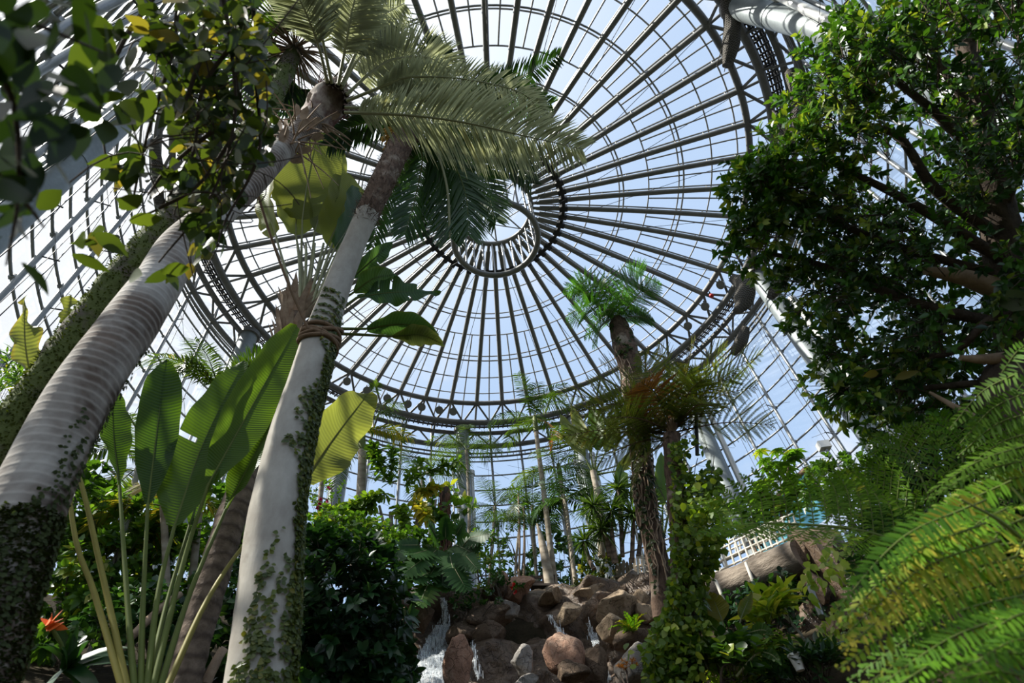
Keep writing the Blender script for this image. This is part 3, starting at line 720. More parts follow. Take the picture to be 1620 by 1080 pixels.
# crown of the pale palm
KS = np.linalg.norm(Q2[-1]-CAM)/9.4
FD = (M['frond_dark'], M['stalk_green']); kw2 = dict(sag=.5, vee=.12, prof=(.5, .95, 1, .8, .4), sweep=.55, a=(.1, .9), w=.021)
c2 = ats(656, 190, 9.4)
mb = MB()
for q in range(90):
    d = nrm(rng.normal(0, 1, 3)+[-.6, 0, -.2]); p = ats(628, 215, 9.1*KS)+rng.normal(0, .05, 3); tube(mb, np.array([p, p+d*.16, p+d*.22-[0, 0, .1]]), .012, 4)
mb.build('flower_cluster', M['flower_yellow'], T2)
for pts, n, lp in (([(660, 185, 9.4), (675, 130, 9.9), (690, 95, 10.3), (702, 70, 10.6)], 80, 54),
                   ([(660, 190, 9.4), (720, 170, 9.9), (790, 140, 10.4), (885, 88, 11.2)], 95, 50),
                   ([(660, 190, 9.4), (720, 160, 9.8), (780, 140, 10.3), (830, 160, 10.9), (872, 165, 11.4)], 95, 52),
                   ([(660, 200, 9.3), (700, 225, 9.0), (735, 300, 8.6), (742, 370, 8.2)], 80, 60),
                   ([(660, 200, 9.3), (690, 235, 9.1), (708, 300, 8.8), (712, 375, 8.3)], 80, 62),
                   ([(660, 200, 9.3), (720, 230, 9.2), (765, 290, 8.9), (785, 350, 8.4)], 80, 52),
                   ([(655, 200, 9.3), (668, 250, 9.2), (655, 320, 8.8), (640, 370, 8.5)], 70, 52),
                   ([(655, 200, 9.4), (640, 250, 9.6), (608, 310, 9.5), (590, 390, 9.2)], 60, 40),
                   ([(650, 190, 9.4), (610, 190, 9.7), (560, 200, 9.8), (520, 230, 9.7)], 70, 42),
                   ([(655, 185, 9.4), (640, 130, 9.9), (620, 90, 10.4), (590, 60, 10.8)], 60, 46),
                   ([(665, 195, 9.4), (740, 215, 9.6), (800, 240, 9.6), (840, 290, 9.3)], 70, 44)):
    frond_px(T2, pts, n, lp, mat=FD[0], stalk=FD[1], r0=.02, **kw2)
mb = MB(); ps = smooth_path(np.array([ats(693, 240, 9.0*KS), ats(708, 300, 8.6*KS), ats(712, 375, 8.2*KS)]), 12); tube(mb, ps, .022, 7)
mb.build('bare_stalk', M['stalk_pale'], T2)

# ---- mossy trunk behind the ringed palm
spec3 = [(-60, 790, 55), (0, 695, 52), (62, 610, 48), (130, 515, 46), (200, 425, 42), (270, 345, 38), (345, 268, 34), (420, 175, 30), (455, 105, 26), (468, 75, 24)]
Q3, R3 = trunk_px(spec3, 4.6, 60)
T3 = thing('fan_palm', 'fan palm with mossy rough trunk behind the ringed palm, dark crown behind silvery fronds', 'palm tree', (Q3[0][0], Q3[0][1], 1.2))
ringed(MB(), np.vstack([[Q3[0][0], Q3[0][1], 1.]]+[Q3]), np.concatenate([[R3[0]]]+[R3]), 20, .22, 6.).build('trunk', M['mossy'], T3)
mb = MB(); k = 3600; pq, nq, Tq = surf(Q3, R3*.98, rng.uniform(0, .9, k), rng.uniform(-2, 2, k))
leaves(mb, pq, nrm(nq+rng.normal(0, .6, (k, 3))), Tq, rnd(k, .012, .035), .008, rng.uniform(0, 1, k), sec=3, wprof=(.4, 1, .1)); mb.build('moss', M['moss'], T3)

fp = Q3[-1].copy(); TF = T3; DF = np.linalg.norm(fp-CAM)/10.2
def fan(mb, c, axis, nd, L, k=34, spread=2.6, w=.02, a=(.1, .8), drop=.35):
    axis = nrm(axis); nd = nrm(nd-axis*np.dot(nd, axis)); s_ = np.cross(nd, axis)
    an = np.linspace(-spread/2, spread/2, k)
    D = np.cos(an)[:, None]*axis+np.sin(an)[:, None]*s_+nd*.12*rng.normal(0, .6, (k, 1))
    strips(mb, np.repeat(np.asarray(c)[None], k, 0), D, np.repeat(nd[None], k, 0), L*rnd(k, .85, 1.05)*(1-.15*np.abs(an)/1.3), w, drop*rnd(k, .5, 1.3), sec=5, a=rnd(k, *a), wprof=(.5, 1, 1, .6, .05))
for (u, v, u2, v2, L, d) in ((470, 62, 445, 45, .75, 10.2), (468, 70, 425, 90, .7, 10.1), (470, 80, 432, 130, .75, 10.0), (476, 80, 445, 165, .7, 9.9), (480, 60, 500, 0, .9, 9.9), (490, 55, 540, 5, .9, 9.8), (500, 50, 600, -10, 1.2, 10.2), (475, 75, 480, 185, .8, 10.0), (470, 60, 400, 130, 1.0, 10.3), (470, 55, 470, -20, .9, 10.1)):
    c = ats(u*.4+u2*.6, v*.4+v2*.6, d*DF); mb = MB()
    tube(mb, bez(fp, (fp+c)/2+[0, 0, .15], c, 7), .014, 5, mi=1)
    fan(mb, c, nrm(c-fp)+[0, 0, -.1], np.array([0, 0, 1.])+rng.normal(0, .2, 3), L*DF, a=(.0, .6))
    mb.build('fan_leaf', [M['frond_dark'] if v2 > 60 or u2 > 480 else M['frond_mid'], M['stalk_green']], TF)
mb = MB()
k = 260; d0 = nrm(rng.normal(0, 1, (k, 3))*[1, 1, .5]+[0, 0, -.8])
strips(mb, fp+[0, 0, -.15]+d0*.05, d0, rng.normal(0, 1, (k, 3)), rnd(k, .5, 1.1), .012, .5, a=rnd(k, .0, .6)); mb.build('dry_skirt', M['tan_wood'], TF)

# ---- giant white bird of paradise with a tall brown stem
spec4 = [(285, 1100, 56), (300, 1040, 52), (330, 930, 50), (375, 790, 42), (405, 690, 34), (437, 595, 30), (460, 520, 34), (470, 480, 30)]
Q4, R4 = trunk_px(spec4, 5.9, 60)
T4 = thing('bird_of_paradise_tree', 'tall brown stemmed plant with a fan of giant leaves behind the pale trunk', 'banana plant', (Q4[0][0], Q4[0][1], 1.))
ringed(MB(), np.vstack([[Q4[0][0], Q4[0][1], .8]]+[Q4]), np.concatenate([[R4[0]]]+[R4]), 18, .16, 5., .03).build('stem', M['brown_bark'], T4)
mb = MB(); k = 60; pq, nq, Tq = surf(Q4, R4, rng.uniform(.78, .99, k), rng.uniform(-2, 2, k))
strips(mb, pq, nrm(Tq*1.2+nq*.45), nq, rnd(k, .2, .6), .05, .15, a=.6, wprof=(1, .9, .6, .05)); mb.build('dry_sheath', M['tan_wood'], T4)
def paddle(parent, pet, bl, w_px, mat, stalk, face=None, tears=(), a=.3, a1=None, fold=.2, wave=.02, r0=.03, curl=0., prof=None, turn=0., d_=None):
    """pet: stalk points, bl: blade points (both (u, v, slant))"""
    P = np.array([ats(*p) for p in bl]); S_ = np.array([ats(*p) for p in pet]+[ats(*bl[0])]) if pet else None
    w = px(w_px, P[len(P)//2])
    nd = toward(P[len(P)//2])
    if face is not None: nd = nrm(nd+np.asarray(face, float))
    mb = MB(); tube(mb, smooth_path(S_, 16), np.linspace(r0, r0*.55, 16), 8, mi=0)
    pe = sub(mb.build('leaf_stalk', stalk, parent)) if pet else None
    mb = MB(); kw = dict(prof=prof) if prof else {}
    blade(mb, P, w, nd, tears=tears, a=a, a1=a1, fold=fold, wave=wave, rib=r0*.5, curl=curl, **kw)
    mb.build('leaf_blade', [mat, stalk], pe or parent)
PO, PD, PG = M['paddle_olive'], M['paddle_dark'], M['paddle']; SG, SP = M['stalk_green'], M['stalk_pale']
rt4 = (472, 495, 9.3)
full = (.35, .95, 1, 1, .97, .85, .1)
paddle(T4, [rt4, (476, 430, 10.2)], [(478, 348, 11.2), (486, 290, 11.7), (503, 205, 12.7)], 100, PO, SP, (-.15, 0, 0), [(.22, 1, .8)], .3, .5, .08, prof=full)
paddle(T4, [rt4, (490, 430, 10.3)], [(498, 365, 11.0), (516, 300, 12.2), (532, 222, 13.2)], 56, PO, SP, (.2, .2, 0), [(.4, 1, .7)], .2, .5, .15, prof=full)
paddle(T4, [(466, 495, 9.2), (455, 440, 9.8)], [(436, 372, 10.6), (424, 325, 11.0), (432, 262, 11.7)], 62, PO, SP, (-.7, .2, .2), [(.2, -1, .6), (.62, 1, .5)], .55, 1., .2, prof=full)
paddle(T4, [rt4, (500, 440, 10.2)], [(518, 388, 10.8), (540, 340, 11.3), (556, 278, 12.1)], 74, PO, SP, (.3, .2, 0), [(.3, 1, .6)], .5, .7, .15, prof=full)
paddle(T4, [rt4, (480, 440, 10.2)], [(468, 372, 11.0), (468, 330, 11.6), (462, 285, 12.3)], 60, PO, SP, (0, .2, 0), [], .3, .5, .2, prof=full)
paddle(T4, [rt4, (508, 440, 10.0)], [(530, 392, 10.5), (555, 350, 11.0), (568, 300, 11.7)], 60, PD, SP, (.4, .4, 0), [], .5, .6, .2, prof=full)
rt5 = (490, 520, 8.9)
paddle(T4, [rt5, (520, 480, 9.0)], [(556, 440, 9.1), (590, 410, 9.2), (622, 382, 9.5)], 30, PD, SG, (0, .3, .3), [(.5, 1, .5)], .5, .6, .2)
paddle(T4, [rt5, (520, 490, 8.8)], [(560, 462, 8.8), (592, 440, 8.9), (626, 434, 9.2)], 40, PD, SG, (.2, .4, 0), [], .7, .8, .1)
paddle(T4, [rt5, (530, 495, 8.7)], [(565, 470, 8.8), (625, 462, 8.9), (697, 464, 9.2)], 44, PD, SG, (.1, -.2, .5), [(.3, -1, .8), (.45, -1, .9), (.62, 1, .7), (.75, -1, .6)], .3, .4, .15, .05)
paddle(T4, [rt5, (540, 520, 8.4)], [(580, 520, 8.3), (640, 513, 8.3), (694, 530, 8.5)], 46, PD, SG, (.1, .4, 0), [(.6, 1, .4)], .25, .9, .12, .03)
paddle(T4, [(488, 530, 8.8), (540, 528, 8.4)], [(620, 532, 8.3), (665, 530, 8.3), (702, 545, 8.5)], 34, PO, SG, (.1, .4, 0), [], .3, .9, .12, .03)
paddle(T4, [rt5, (530, 470, 9.2)], [(545, 430, 9.6), (560, 405, 9.8), (575, 388, 10.1)], 26, PD, SG, (.1, .4, 0), [], .3, .6, .12)
for q in range(7): tube(mb := MB(), bez(ats(470+q*4, 500, 9.2), ats(480+q*6, 450, 9.8), ats(470+q*14, 385, 10.6), 9), np.linspace(.035, .02, 9), 7).build('leaf_stalk', M['stalk_pale'], T4)
lb = at(381, 984, 5.6); LB = thing('plant_label', 'small black name plate strapped to the brown stem', 'sign', lb)
mb = MB(); nx = nrm(np.cross([0, 0, 1], toward(lb))); box(mb, lb+toward(lb)*.03, (.11, .075, .008), nx, nrm(np.cross(toward(lb), nx))); mb.build('plate', M['dark'], LB, smooth=False)
mb = MB(); box(mb, lb+toward(lb)*.035+[0, 0, .012], (.07, .006, .002), nx, nrm(np.cross(toward(lb), nx))); box(mb, lb+toward(lb)*.035-[0, 0, .008], (.05, .005, .002), nx, nrm(np.cross(toward(lb), nx))); mb.build('lettering', M['duct'], LB, smooth=False)

# ---- big paddle leaved clump in front
T5 = thing('paddle_leaf_plant', 'clump of tall green paddle leaves on long stalks between the two big trunks', 'banana plant', tuple(at(228, 1100, 4.5)-[0, 0, .4]))
mb = MB()
def d5(v): return 4.85+(1080-v)*.0026
def p5(u, v, o=0.): return (u, v, d5(v)+o)
lp5 = (.12, .55, .85, 1, .98, .85, .1)
paddle(T5, [p5(222, 1110), p5(226, 960)], [p5(234, 797), p5(247, 690), p5(263, 568)], 62, PG, SG, (.15, 0, .1), [], .12, .3, .18, .012, .022, prof=lp5)
paddle(T5, [p5(230, 1110), p5(250, 940)], [p5(276, 832), p5(322, 700), p5(386, 570)], 92, PG, SG, (-.35, 0, .1), [(.5, -1, .9)], .4, .6, .18, .02, .024, prof=(.25, .9, 1, .85, .8, .65, .1))
paddle(T5, [p5(236, 1110), p5(290, 890)], [p5(330, 765, -.15), p5(400, 640, -.1), p5(470, 516, .1)], 74, PG, SG, (.1, 0, .35), [], .55, .75, .35, .015, .024, prof=(.2, .7, .95, 1, .9, .8, .25))
paddle(T5, [p5(246, 1110), p5(300, 940)], [p5(357, 806), p5(402, 720), p5(452, 622)], 50, PG, SG, (-.6, 0, -.2), [], .45, .7, .5, .015, .024, prof=lp5)
paddle(T5, [p5(214, 1110), p5(200, 930)], [p5(189, 768, .2), p5(180, 690, .3), p5(178, 610, .4)], 46, PG, SG, (1.2, 0, 0), [], .15, .3, .3, .015, .022, prof=lp5)
paddle(T5, [p5(254, 1110, .1), p5(330, 945, .2), p5(400, 845, .4)], [p5(480, 762, .5), p5(530, 690, .6), p5(582, 622, .8)], 88, PO, M['stalk_yellow'], (.2, .3, .4), [(.25, -1, .8)], .35, .75, .15, .05, .024, prof=(.3, .8, 1, .95, .9, .7, .15))
paddle(T5, [p5(206, 1110), p5(160, 900), p5(120, 740)], [p5(68, 660, .3), p5(42, 560, .3), p5(38, 470, .4)], 34, PO, M['stalk_yellow'], (1.2, 0, 0), [], .45, 1., .2, .05, .022, prof=(.3, 1, 1, .95, .8, .5, .1))
paddle(T5, [p5(200, 1110), p5(150, 940), p5(114, 820)], [p5(98, 585, .5), p5(104, 520, .5), p5(112, 466, .5)], 30, PO, M['stalk_yellow'], (-1., 0, 0), [], .4, .8, .2, .03, .022, prof=(.3, 1, 1, .95, .8, .5, .1))
paddle(T5, [p5(228, 1110, .2), p5(262, 960, .3)], [p5(300, 830, .4), p5(315, 780, .5), p5(325, 740, .6)], 34, PG, SG, (0, .5, 0), [], .3, .4, .2, .02, .02)
# ================================================================ ground, rocks, water
def gz(x, y):
    """height of the planted slope"""
    r = np.hypot(x, y); b = np.degrees(np.arctan2(x, y))
    h = np.interp(r, [0, 3, 5, 7, 9, 10.5, 12, 15, 24], [.1, .1, 1.5, 3.2, 4.4, 5.4, 6.5, 7.1, 7.6])
    h2 = np.interp(r, [0, 3, 5, 7, 9, 10.5, 12, 15, 24], [.0, .0, 1.5, 3.2, 4.1, 4.9, 6.0, 7.6, 8.4])   # to the right the bed lies lower
    h3 = np.interp(r, [0, 3, 6, 8.5, 9.5, 11, 12, 15, 24], [.0, .0, .6, 1.6, 2.6, 4.6, 6.3, 7.1, 7.6])  # pool below the falls
    wr = np.clip((b-11)/6, 0, 1); wc = np.clip((b+14)/4, 0, 1)*np.clip((13-b)/4, 0, 1)
    h = h*(1-wr)+h2*wr
    return h*(1-wc)+h3*wc
gx, gy = np.meshgrid(np.linspace(-13, 13, 105), np.linspace(-1.5, 24, 103)); m = gx.shape[1]
zz = gz(gx, gy)+.12*np.sin(gx*1.7)*np.cos(gy*1.3)
keep = np.hypot(gx-AX, gy-AY) < 11.95
V = np.stack([gx, gy, zz], -1).reshape(-1, 3)
i = np.arange(gx.shape[0]-1)[:, None]*m; j = np.arange(m-1)[None]
f = np.stack([i+j, i+j+1, i+m+j+1, i+m+j], -1).reshape(-1, 4); kf = keep.ravel()[f].all(1)
mm, nt, nodes, links = newmat('soil'); n = noise_(nt, 2.2, 7, .7, pos(nt)); n2 = noise_(nt, 14, 4, .7, pos(nt))
c = ramp(nt, [(.32, (.018, .013, .009)), (.55, (.06, .043, .028)), (.75, (.10, .08, .04))], n)
finish(nt, principled(nt, mixc(nt, math_(nt, 'MULTIPLY', n2, .6), c, (.02, .022, .008)), .95, 0., bump(nt, n2, .8, .06), .1)); M['soil'] = mm
fl = MB().add(V, f4=f[kf]).build('floor', M['soil']); fl['kind'] = 'structure'

def rockmat(name, lo, mid, hi, wet=None, scale=2.5):
    m, nt, nodes, links = newmat(name); p = pos(nt)
    n = noise_(nt, scale, 8, .68, p, .3); n2 = noise_(nt, scale*6, 5, .7, p)
    v = nodes.new('ShaderNodeTexVoronoi'); v.feature = 'DISTANCE_TO_EDGE'; v.inputs['Scale'].default_value = scale*1.3
    mpn = nodes.new('ShaderNodeMixRGB'); 
    dn = nodes.new('ShaderNodeTexNoise'); dn.inputs['Scale'].default_value = scale*1.2; dn.inputs['Detail'].default_value = 4; links.new(p, dn.inputs['Vector'])
    av = nodes.new('ShaderNodeVectorMath'); av.operation = 'ADD'; links.new(p, av.inputs[0]); links.new(dn.outputs['Color'], av.inputs[1]); links.new(av.outputs[0], v.inputs['Vector'])
    c = ramp(nt, [(.28, lo), (.5, mid), (.72, hi)], math_(nt, 'ADD', math_(nt, 'MULTIPLY', n, .7), math_(nt, 'MULTIPLY', n2, .3)))
    cr = nodes.new('ShaderNodeMapRange'); cr.inputs[1].default_value = 0.; cr.inputs[2].default_value = .035; links.new(v.outputs['Distance'], cr.inputs[0])
    c = mixc(nt, math_(nt, 'MULTIPLY', math_(nt, 'SUBTRACT', 1., cr.outputs[0]), .45), c, tuple(x*.25 for x in lo))
    h = math_(nt, 'ADD', math_(nt, 'ADD', n, math_(nt, 'MULTIPLY', n2, .5)), math_(nt, 'MULTIPLY', cr.outputs[0], .25))
    finish(nt, principled(nt, c, wet if wet else .8, 0., bump(nt, h, .9, .06), .5 if wet else .25)); return m
M['rock_wet'] = rockmat('wet_dark_rock', (.035, .023, .015), (.115, .074, .046), (.22, .15, .095), .42)
M['rock_tan'] = rockmat('tan_rock', (.13, .09, .058), (.32, .235, .155), (.50, .39, .275))
M['rock_red'] = rockmat('reddish_rock', (.13, .065, .042), (.34, .19, .125), (.50, .36, .27))
M['rock_grey'] = rockmat('grey_rock', (0.138, 0.127, 0.115), (0.299, 0.270, 0.241), (0.483, 0.448, 0.414))
M['rock_brown'] = rockmat('brown_rock', (.05, .034, .023), (.14, .095, .063), (.25, .175, .12))

# cliff of the waterfall: one rugged mass of moulded rock
def cliff(px0, px1, nu, nv):
    us = np.linspace(px0, px1, nu); vs = np.linspace(915, 1120, nv)
    V = []
    for v in vs:
        for u in us:
            t = (v-915)/205
            d = ray(u, min(v, 1110)); rho = 12.3-2.6*t**.8
            p = CAM+d*(rho/math.hypot(d[0], d[1]))
            p[2] = p[2] if v < 1110 else p[2]-.5
            q = Vector((p[0]*.55, p[1]*.55, p[2]*.75))
            dsp = mnoise.fractal(q+Vector((3, 1, 7)), 1., 2.1, 6)*.55
            vor = mnoise.voronoi(Vector((p[0]*.75, p[1]*.75, p[2]*.95)))[0]
            dsp += (vor[1]-vor[0])*.75-.35
            hd = nrm(np.array([d[0], d[1], 0])); p = p-hd*dsp+np.array([0, 0, .18*dsp])
            V.append(p)
    i = np.arange(nv-1)[:, None]*nu; j = np.arange(nu-1)[None]
    return np.array(V), np.stack([i+j, i+nu+j, i+nu+j+1, i+j+1], -1).reshape(-1, 4)
CL = thing('rock_waterfall', 'broad wet brown rock cascade at the bottom centre', 'waterfall', tuple(at(880, 1075, 9.8)-[0, 0, .6]))
v_, f_ = cliff(600, 1120, 190, 90); MB().add(v_, f4=f_).build('rock_face', M['rock_wet'], CL)
# water runs
mm, nt, nodes, links = newmat('falling_water'); p = pos(nt); mp = nodes.new('ShaderNodeMapping'); mp.inputs['Scale'].default_value = (30, 30, 3.5); links.new(p, mp.inputs[0])
n = noise_(nt, 1., 5, .7, mp.outputs[0]); mr_ = nodes.new('ShaderNodeMapRange'); mr_.inputs[1].default_value = .42; mr_.inputs[2].default_value = .66; links.new(n, mr_.inputs[0])
pr = principled(nt, (.80, .84, .87), .25); tr = nodes.new('ShaderNodeBsdfTransparent'); mx = nodes.new('ShaderNodeMixShader')
links.new(math_(nt, 'MULTIPLY', mr_.outputs[0], .85), mx.inputs[0]); links.new(tr.outputs[0], mx.inputs[1]); links.new(pr, mx.inputs[2]); finish(nt, mx.outputs[0]); M['water'] = mm
M['splash'] = plain('white_spray', (.78, .82, .85), .3, 0, .1)
KD = __import__('mathutils').kdtree.KDTree(len(v_))
CP = []
for q, p in enumerate(v_):
    w_ = p-CAM; a_ = np.array([np.dot(w_, IMG_R), np.dot(w_, IMG_U)])/np.dot(w_, FWD)*F; CP.append((a_[0]+810, 540-a_[1])); KD.insert((a_[0]+810, 540-a_[1], 0), q)
KD.balance()
def on_cliff(u, v, off=.06):
    best = [v_[i_] for _, i_, _ in KD.find_n((u, v, 0), 6)]
    p = min(best, key=lambda q: np.linalg.norm(q-CAM)); return ats(u, v, np.linalg.norm(p-CAM)-off-.22)
def run(line, w0, w1, nlayer=3, droplets=0):
    mb = MB(); C = smooth_path([(*l, 0) for l in line], 26)
    for L_ in range(nlayer):
        vs = []
        for q, c in enumerate(C):
            t = q/25; hw = (w0+(w1-w0)*t)/2*rng.uniform(.85, 1.1)
            row = [on_cliff(c[0]+hw*s+rng.normal(0, .8), c[1], .05+.05*L_+.04*(1-s*s)) for s in np.linspace(-1, 1, 7)]
            vs += row
        V = np.array(vs); i = np.arange(25)[:, None]*7; j = np.arange(6)[None]
        mb.add(V, f4=np.stack([i+j, i+j+1, i+7+j+1, i+7+j], -1).reshape(-1, 4))
    for q in range(droplets):
        t = rng.uniform(.0, 1)**.7; c = C[int(t*25)]; hw = (w0+(w1-w0)*t)/2
        p = on_cliff(c[0]+rng.normal(0, hw*.55), c[1]+rng.normal(0, 5), .12+rng.uniform(0, .2)); L_ = rng.uniform(.02, .12)
        tube(mb, np.array([p, p-[0, 0, L_]]), rng.uniform(.003, .007), 3, mi=1)
    mb.build('water_run', [M['water'], M['splash']], CL)
run([(700, 945), (704, 965), (706, 990)], 7, 14, 2, 40)
run([(700, 988), (688, 1020), (680, 1050), (672, 1090)], 22, 62, 3, 420)
run([(868, 972), (880, 990), (893, 1008), (910, 1026)], 5, 12, 2, 60)
run([(930, 985), (940, 1010), (948, 1040), (960, 1075)], 6, 16, 2, 120)
run([(745, 1000), (750, 1030), (758, 1070)], 3, 14, 1, 40)

def boulder(u, v, wp, hp, rho, mat, label, seed, group=None, dep=1., rot=0., name='boulder', amp=.28, facets=16, lift=0.):
    c = at(u, v, rho); rx, rz = px(wp, c)/2, px(hp, c)/2*1.12
    vv, ff = rock_mesh(c, (rx*1.15, rx*dep, rz*1.15), seed, 4, amp, rot, facets)
    mb = MB().add(vv, f3=ff); o = mb.build(name, M[mat]); tag(o, label, 'rock', group); return o
for a_ in [
    (724, 1052, 66, 68, 9.35, 'rock_red', 'blocky pinkish flat-topped boulder beside the white left water run', 11),
    (828, 1046, 42, 38, 9.35, 'rock_grey', 'small pale grey boulder at the foot of the falls between two pink ones', 12),
    (884, 1040, 72, 72, 9.45, 'rock_red', 'big lumpy pink boulder at the centre foot of the falls', 13),
    (838, 1078, 44, 20, 9.2, 'rock_grey', 'low grey stone under the small pale boulder', 14),
    (905, 1066, 60, 32, 9.2, 'rock_brown', 'dark brown boulder tucked right of the pink centre boulder', 15),
    (940, 1050, 56, 66, 9.7, 'rock_brown', 'dark wet boulder between the centre and right water runs', 16),
    (800, 966, 44, 30, 10.9, 'rock_grey', 'rounded grey-capped rock on the ledge left of centre', 17),
    (775, 972, 90, 46, 11.0, 'rock_brown', 'dark brown overhanging rock on the upper left ledge', 18),
    (800, 922, 40, 34, 12.3, 'rock_red', 'reddish hump of rock topping the falls, upper one', 19),
    (820, 935, 66, 44, 12.0, 'rock_red', 'broad reddish mound rock at the top of the falls', 20),
    (780, 935, 56, 36, 12.0, 'rock_brown', 'brown mound rock with plants left of the reddish mound', 21),
    (900, 968, 46, 36, 11.2, 'rock_tan', 'angular tan rock at the crest right of centre', 22),
    (938, 945, 60, 36, 11.9, 'rock_tan', 'smooth tan boulder on the crest below the bench', 23),
    (972, 965, 74, 52, 11.2, 'rock_tan', 'large pale tan slab boulder on the crest near the picket fence', 24),
    (985, 938, 60, 26, 12.0, 'rock_brown', 'flat brown rock under the picket fence', 25),
    (1015, 950, 36, 34, 11.6, 'rock_tan', 'tan rock stacked left of the rooty trunk', 26),
    (1022, 972, 40, 30, 11.2, 'rock_tan', 'light tan rock at the foot of the rooty trunk', 27),
    (965, 992, 60, 34, 10.8, 'rock_tan', 'tan ledge rock right of the middle run', 28),
    (998, 1010, 60, 40, 10.3, 'rock_brown', 'brown ledge rock behind the small bright fern', 29),
    (1008, 1052, 74, 60, 9.6, 'rock_grey', 'large grey boulder below the small bright fern', 30),
    (738, 998, 60, 36, 10.9, 'rock_brown', 'dark rock hump the left run spills over', 31),
    (775, 1008, 56, 36, 10.75, 'rock_brown', 'cracked dark rock left of the cascade centre', 32),
    (660, 975, 56, 40, 11.0, 'rock_brown', 'brown rock under the split-leaf plant', 33),
    (638, 1000, 40, 90, 10.8, 'rock_brown', 'brown rock bank at the left edge of the falls', 34),
    (1098, 1000, 46, 70, 10.4, 'rock_brown', 'tan rock pier under the log bridge end', 35),
    (870, 950, 70, 24, 12.0, 'rock_tan', 'low flat tan rock on the crest behind the runs', 36)]:
    boulder(*a_, rot=a_[7]*.7)
for a_ in [(1268, 878, 54, 70, 10.2, 'rock_brown', 'round brown boulder at the far end of the log bridge', 41),
           (1288, 925, 44, 50, 9.6, 'rock_brown', 'smaller brown boulder under the one at the bridge end', 42),
           (1285, 990, 70, 110, 9.8, 'rock_wet', 'brown rock bank behind the variegated climbers', 43),
           (1395, 930, 90, 120, 8.6, 'rock_wet', 'big dark brown rock between the climbers and bright ferns', 44),
           (1345, 985, 50, 50, 9., 'rock_brown', 'brown stone half hidden by yellow-green creepers', 45),
           (1440, 900, 80, 110, 9.6, 'rock_wet', 'shaded brown rock behind the bright fern fronds', 46)]:
    boulder(*a_, rot=a_[7]*.7)

for a_ in [(1340, 925, 190, 230, 10.6, 'rock_wet', 'tall dark rock bank closing the gap behind the variegated climbers', 51), (1462, 880, 170, 190, 10.8, 'rock_wet', 'dark rock bank behind the arching ferns under the big tree', 52)]:
    boulder(*a_, rot=a_[7]*.7, dep=.6)
# ---- log bridge with white rope railing
LG = thing('log_bridge', 'fallen grey log bridge sloping up to the right', 'bridge', tuple(at(1165, 925, 10.6)-[0, 0, .5]))
lpts = [(1058, 962), (1110, 945), (1165, 922), (1225, 898), (1268, 878)]; lr = [11.0, 10.8, 10.6, 10.3, 10.1]
LP = np.array([at(*p, r) for p, r in zip(lpts, lr)])
lumpy_tube(MB(), LP, [px(44, LP[0])/2, px(48, LP[2])/2, px(54, LP[4])/2], 26, .16, 2.2, n=50).build('log', barkmat('weathered_log', (.11, .085, .065), (.30, .25, .20), 0, None, .3, 3., (1, 1, 3.), bmp=.9, dist=.05), LG)
for (u, v, du, dv) in ((1180, 890, 22, 58), (1132, 918, 14, 34)):
    p0, p1 = at(u, v, 10.25), at(u+du, v+dv, 10.15); tube(MB(), np.array([p0, (p0+p1)/2+nrm(CAM-p0)*.1, p1]), .028, 8).build('lashing', M['rope_white'] if 'rope_white' in M else M.setdefault('rope_white', plain('white_rope', (.62, .58, .50), .8, 0, .2, 30)), LG)
M['white_paint'] = plain('weathered_white_paint', (.55, .51, .43), .7, 0, .2, 8)
RL = thing('bridge_railing', 'white pole railing along the log bridge', 'railing', tuple(at(1180, 880, 10.5)))
def rail(parent, bot, top, n, rpost, mat, rails=(0.06, .45, .98), rrail=.02, extra=.0, jitter=.0):
    B = smooth_path(np.array(bot), n); Tp = smooth_path(np.array(top), n)
    for q in range(n):
        e = rng.uniform(-jitter, jitter); p1 = B[q]+(Tp[q]-B[q])*(1+extra+e); tube(MB(), np.array([B[q], p1]), rpost, 7).build('baluster', mat, parent)
    for s in rails: tube(MB(), B+(Tp-B)*s, rrail, 7).build('handrail' if s > .9 else 'rail', mat, parent)
rail(RL, [at(1012, 940, 11.8), at(1075, 925, 11.3), at(1120, 912, 11.0), at(1190, 880, 10.6), at(1250, 853, 10.3)],
     [at(1008, 880, 11.8), at(1070, 886, 11.3), at(1114, 880, 11.0), at(1178, 848, 10.6), at(1238, 822, 10.3)], 27, .021, M['white_paint'])
rail(RL, [at(1150, 885, 11.6), at(1205, 860, 11.3), at(1262, 838, 11.0)], [at(1146, 858, 11.6), at(1199, 834, 11.3), at(1254, 812, 11.0)], 15, .018, M['white_paint'])
PF = thing('picket_fence', 'short weathered grey picket fence at the top of the rocks', 'fence', tuple(at(1005, 915, 12.3)))
B_ = [at(972, 925, 12.6), at(1010, 922, 12.3), at(1050, 918, 12.0)]; T_ = [at(976, 893, 12.6), at(1006, 884, 12.3), at(1042, 878, 12.0)]
Bs, Ts = smooth_path(B_, 12), smooth_path(T_, 12)
for q in range(12):
    mb = MB(); ax = nrm(Ts[q]-Bs[q]); L_ = np.linalg.norm(Ts[q]-Bs[q])*rng.uniform(.85, 1.1); sdv = nrm(np.cross(ax, toward(Bs[q])))
    c = Bs[q]+ax*L_/2; box(mb, c, (.075, L_, .02), sdv, ax); tip = Bs[q]+ax*(L_+.05); e = Bs[q]+ax*L_; nrmv = np.cross(sdv, ax)*.01
    mb.add([e-sdv*.037-nrmv, e+sdv*.037-nrmv, tip-nrmv, e-sdv*.037+nrmv, e+sdv*.037+nrmv, tip+nrmv], f3=[(0, 1, 2), (3, 5, 4)], f4=[(0, 2, 5, 3), (1, 4, 5, 2)])
    mb.build('picket', M['picket'] if 'picket' in M else M.setdefault('picket', plain('grey_timber', (.30, .25, .19), .85, 0, .25, 9)), PF, smooth=False)
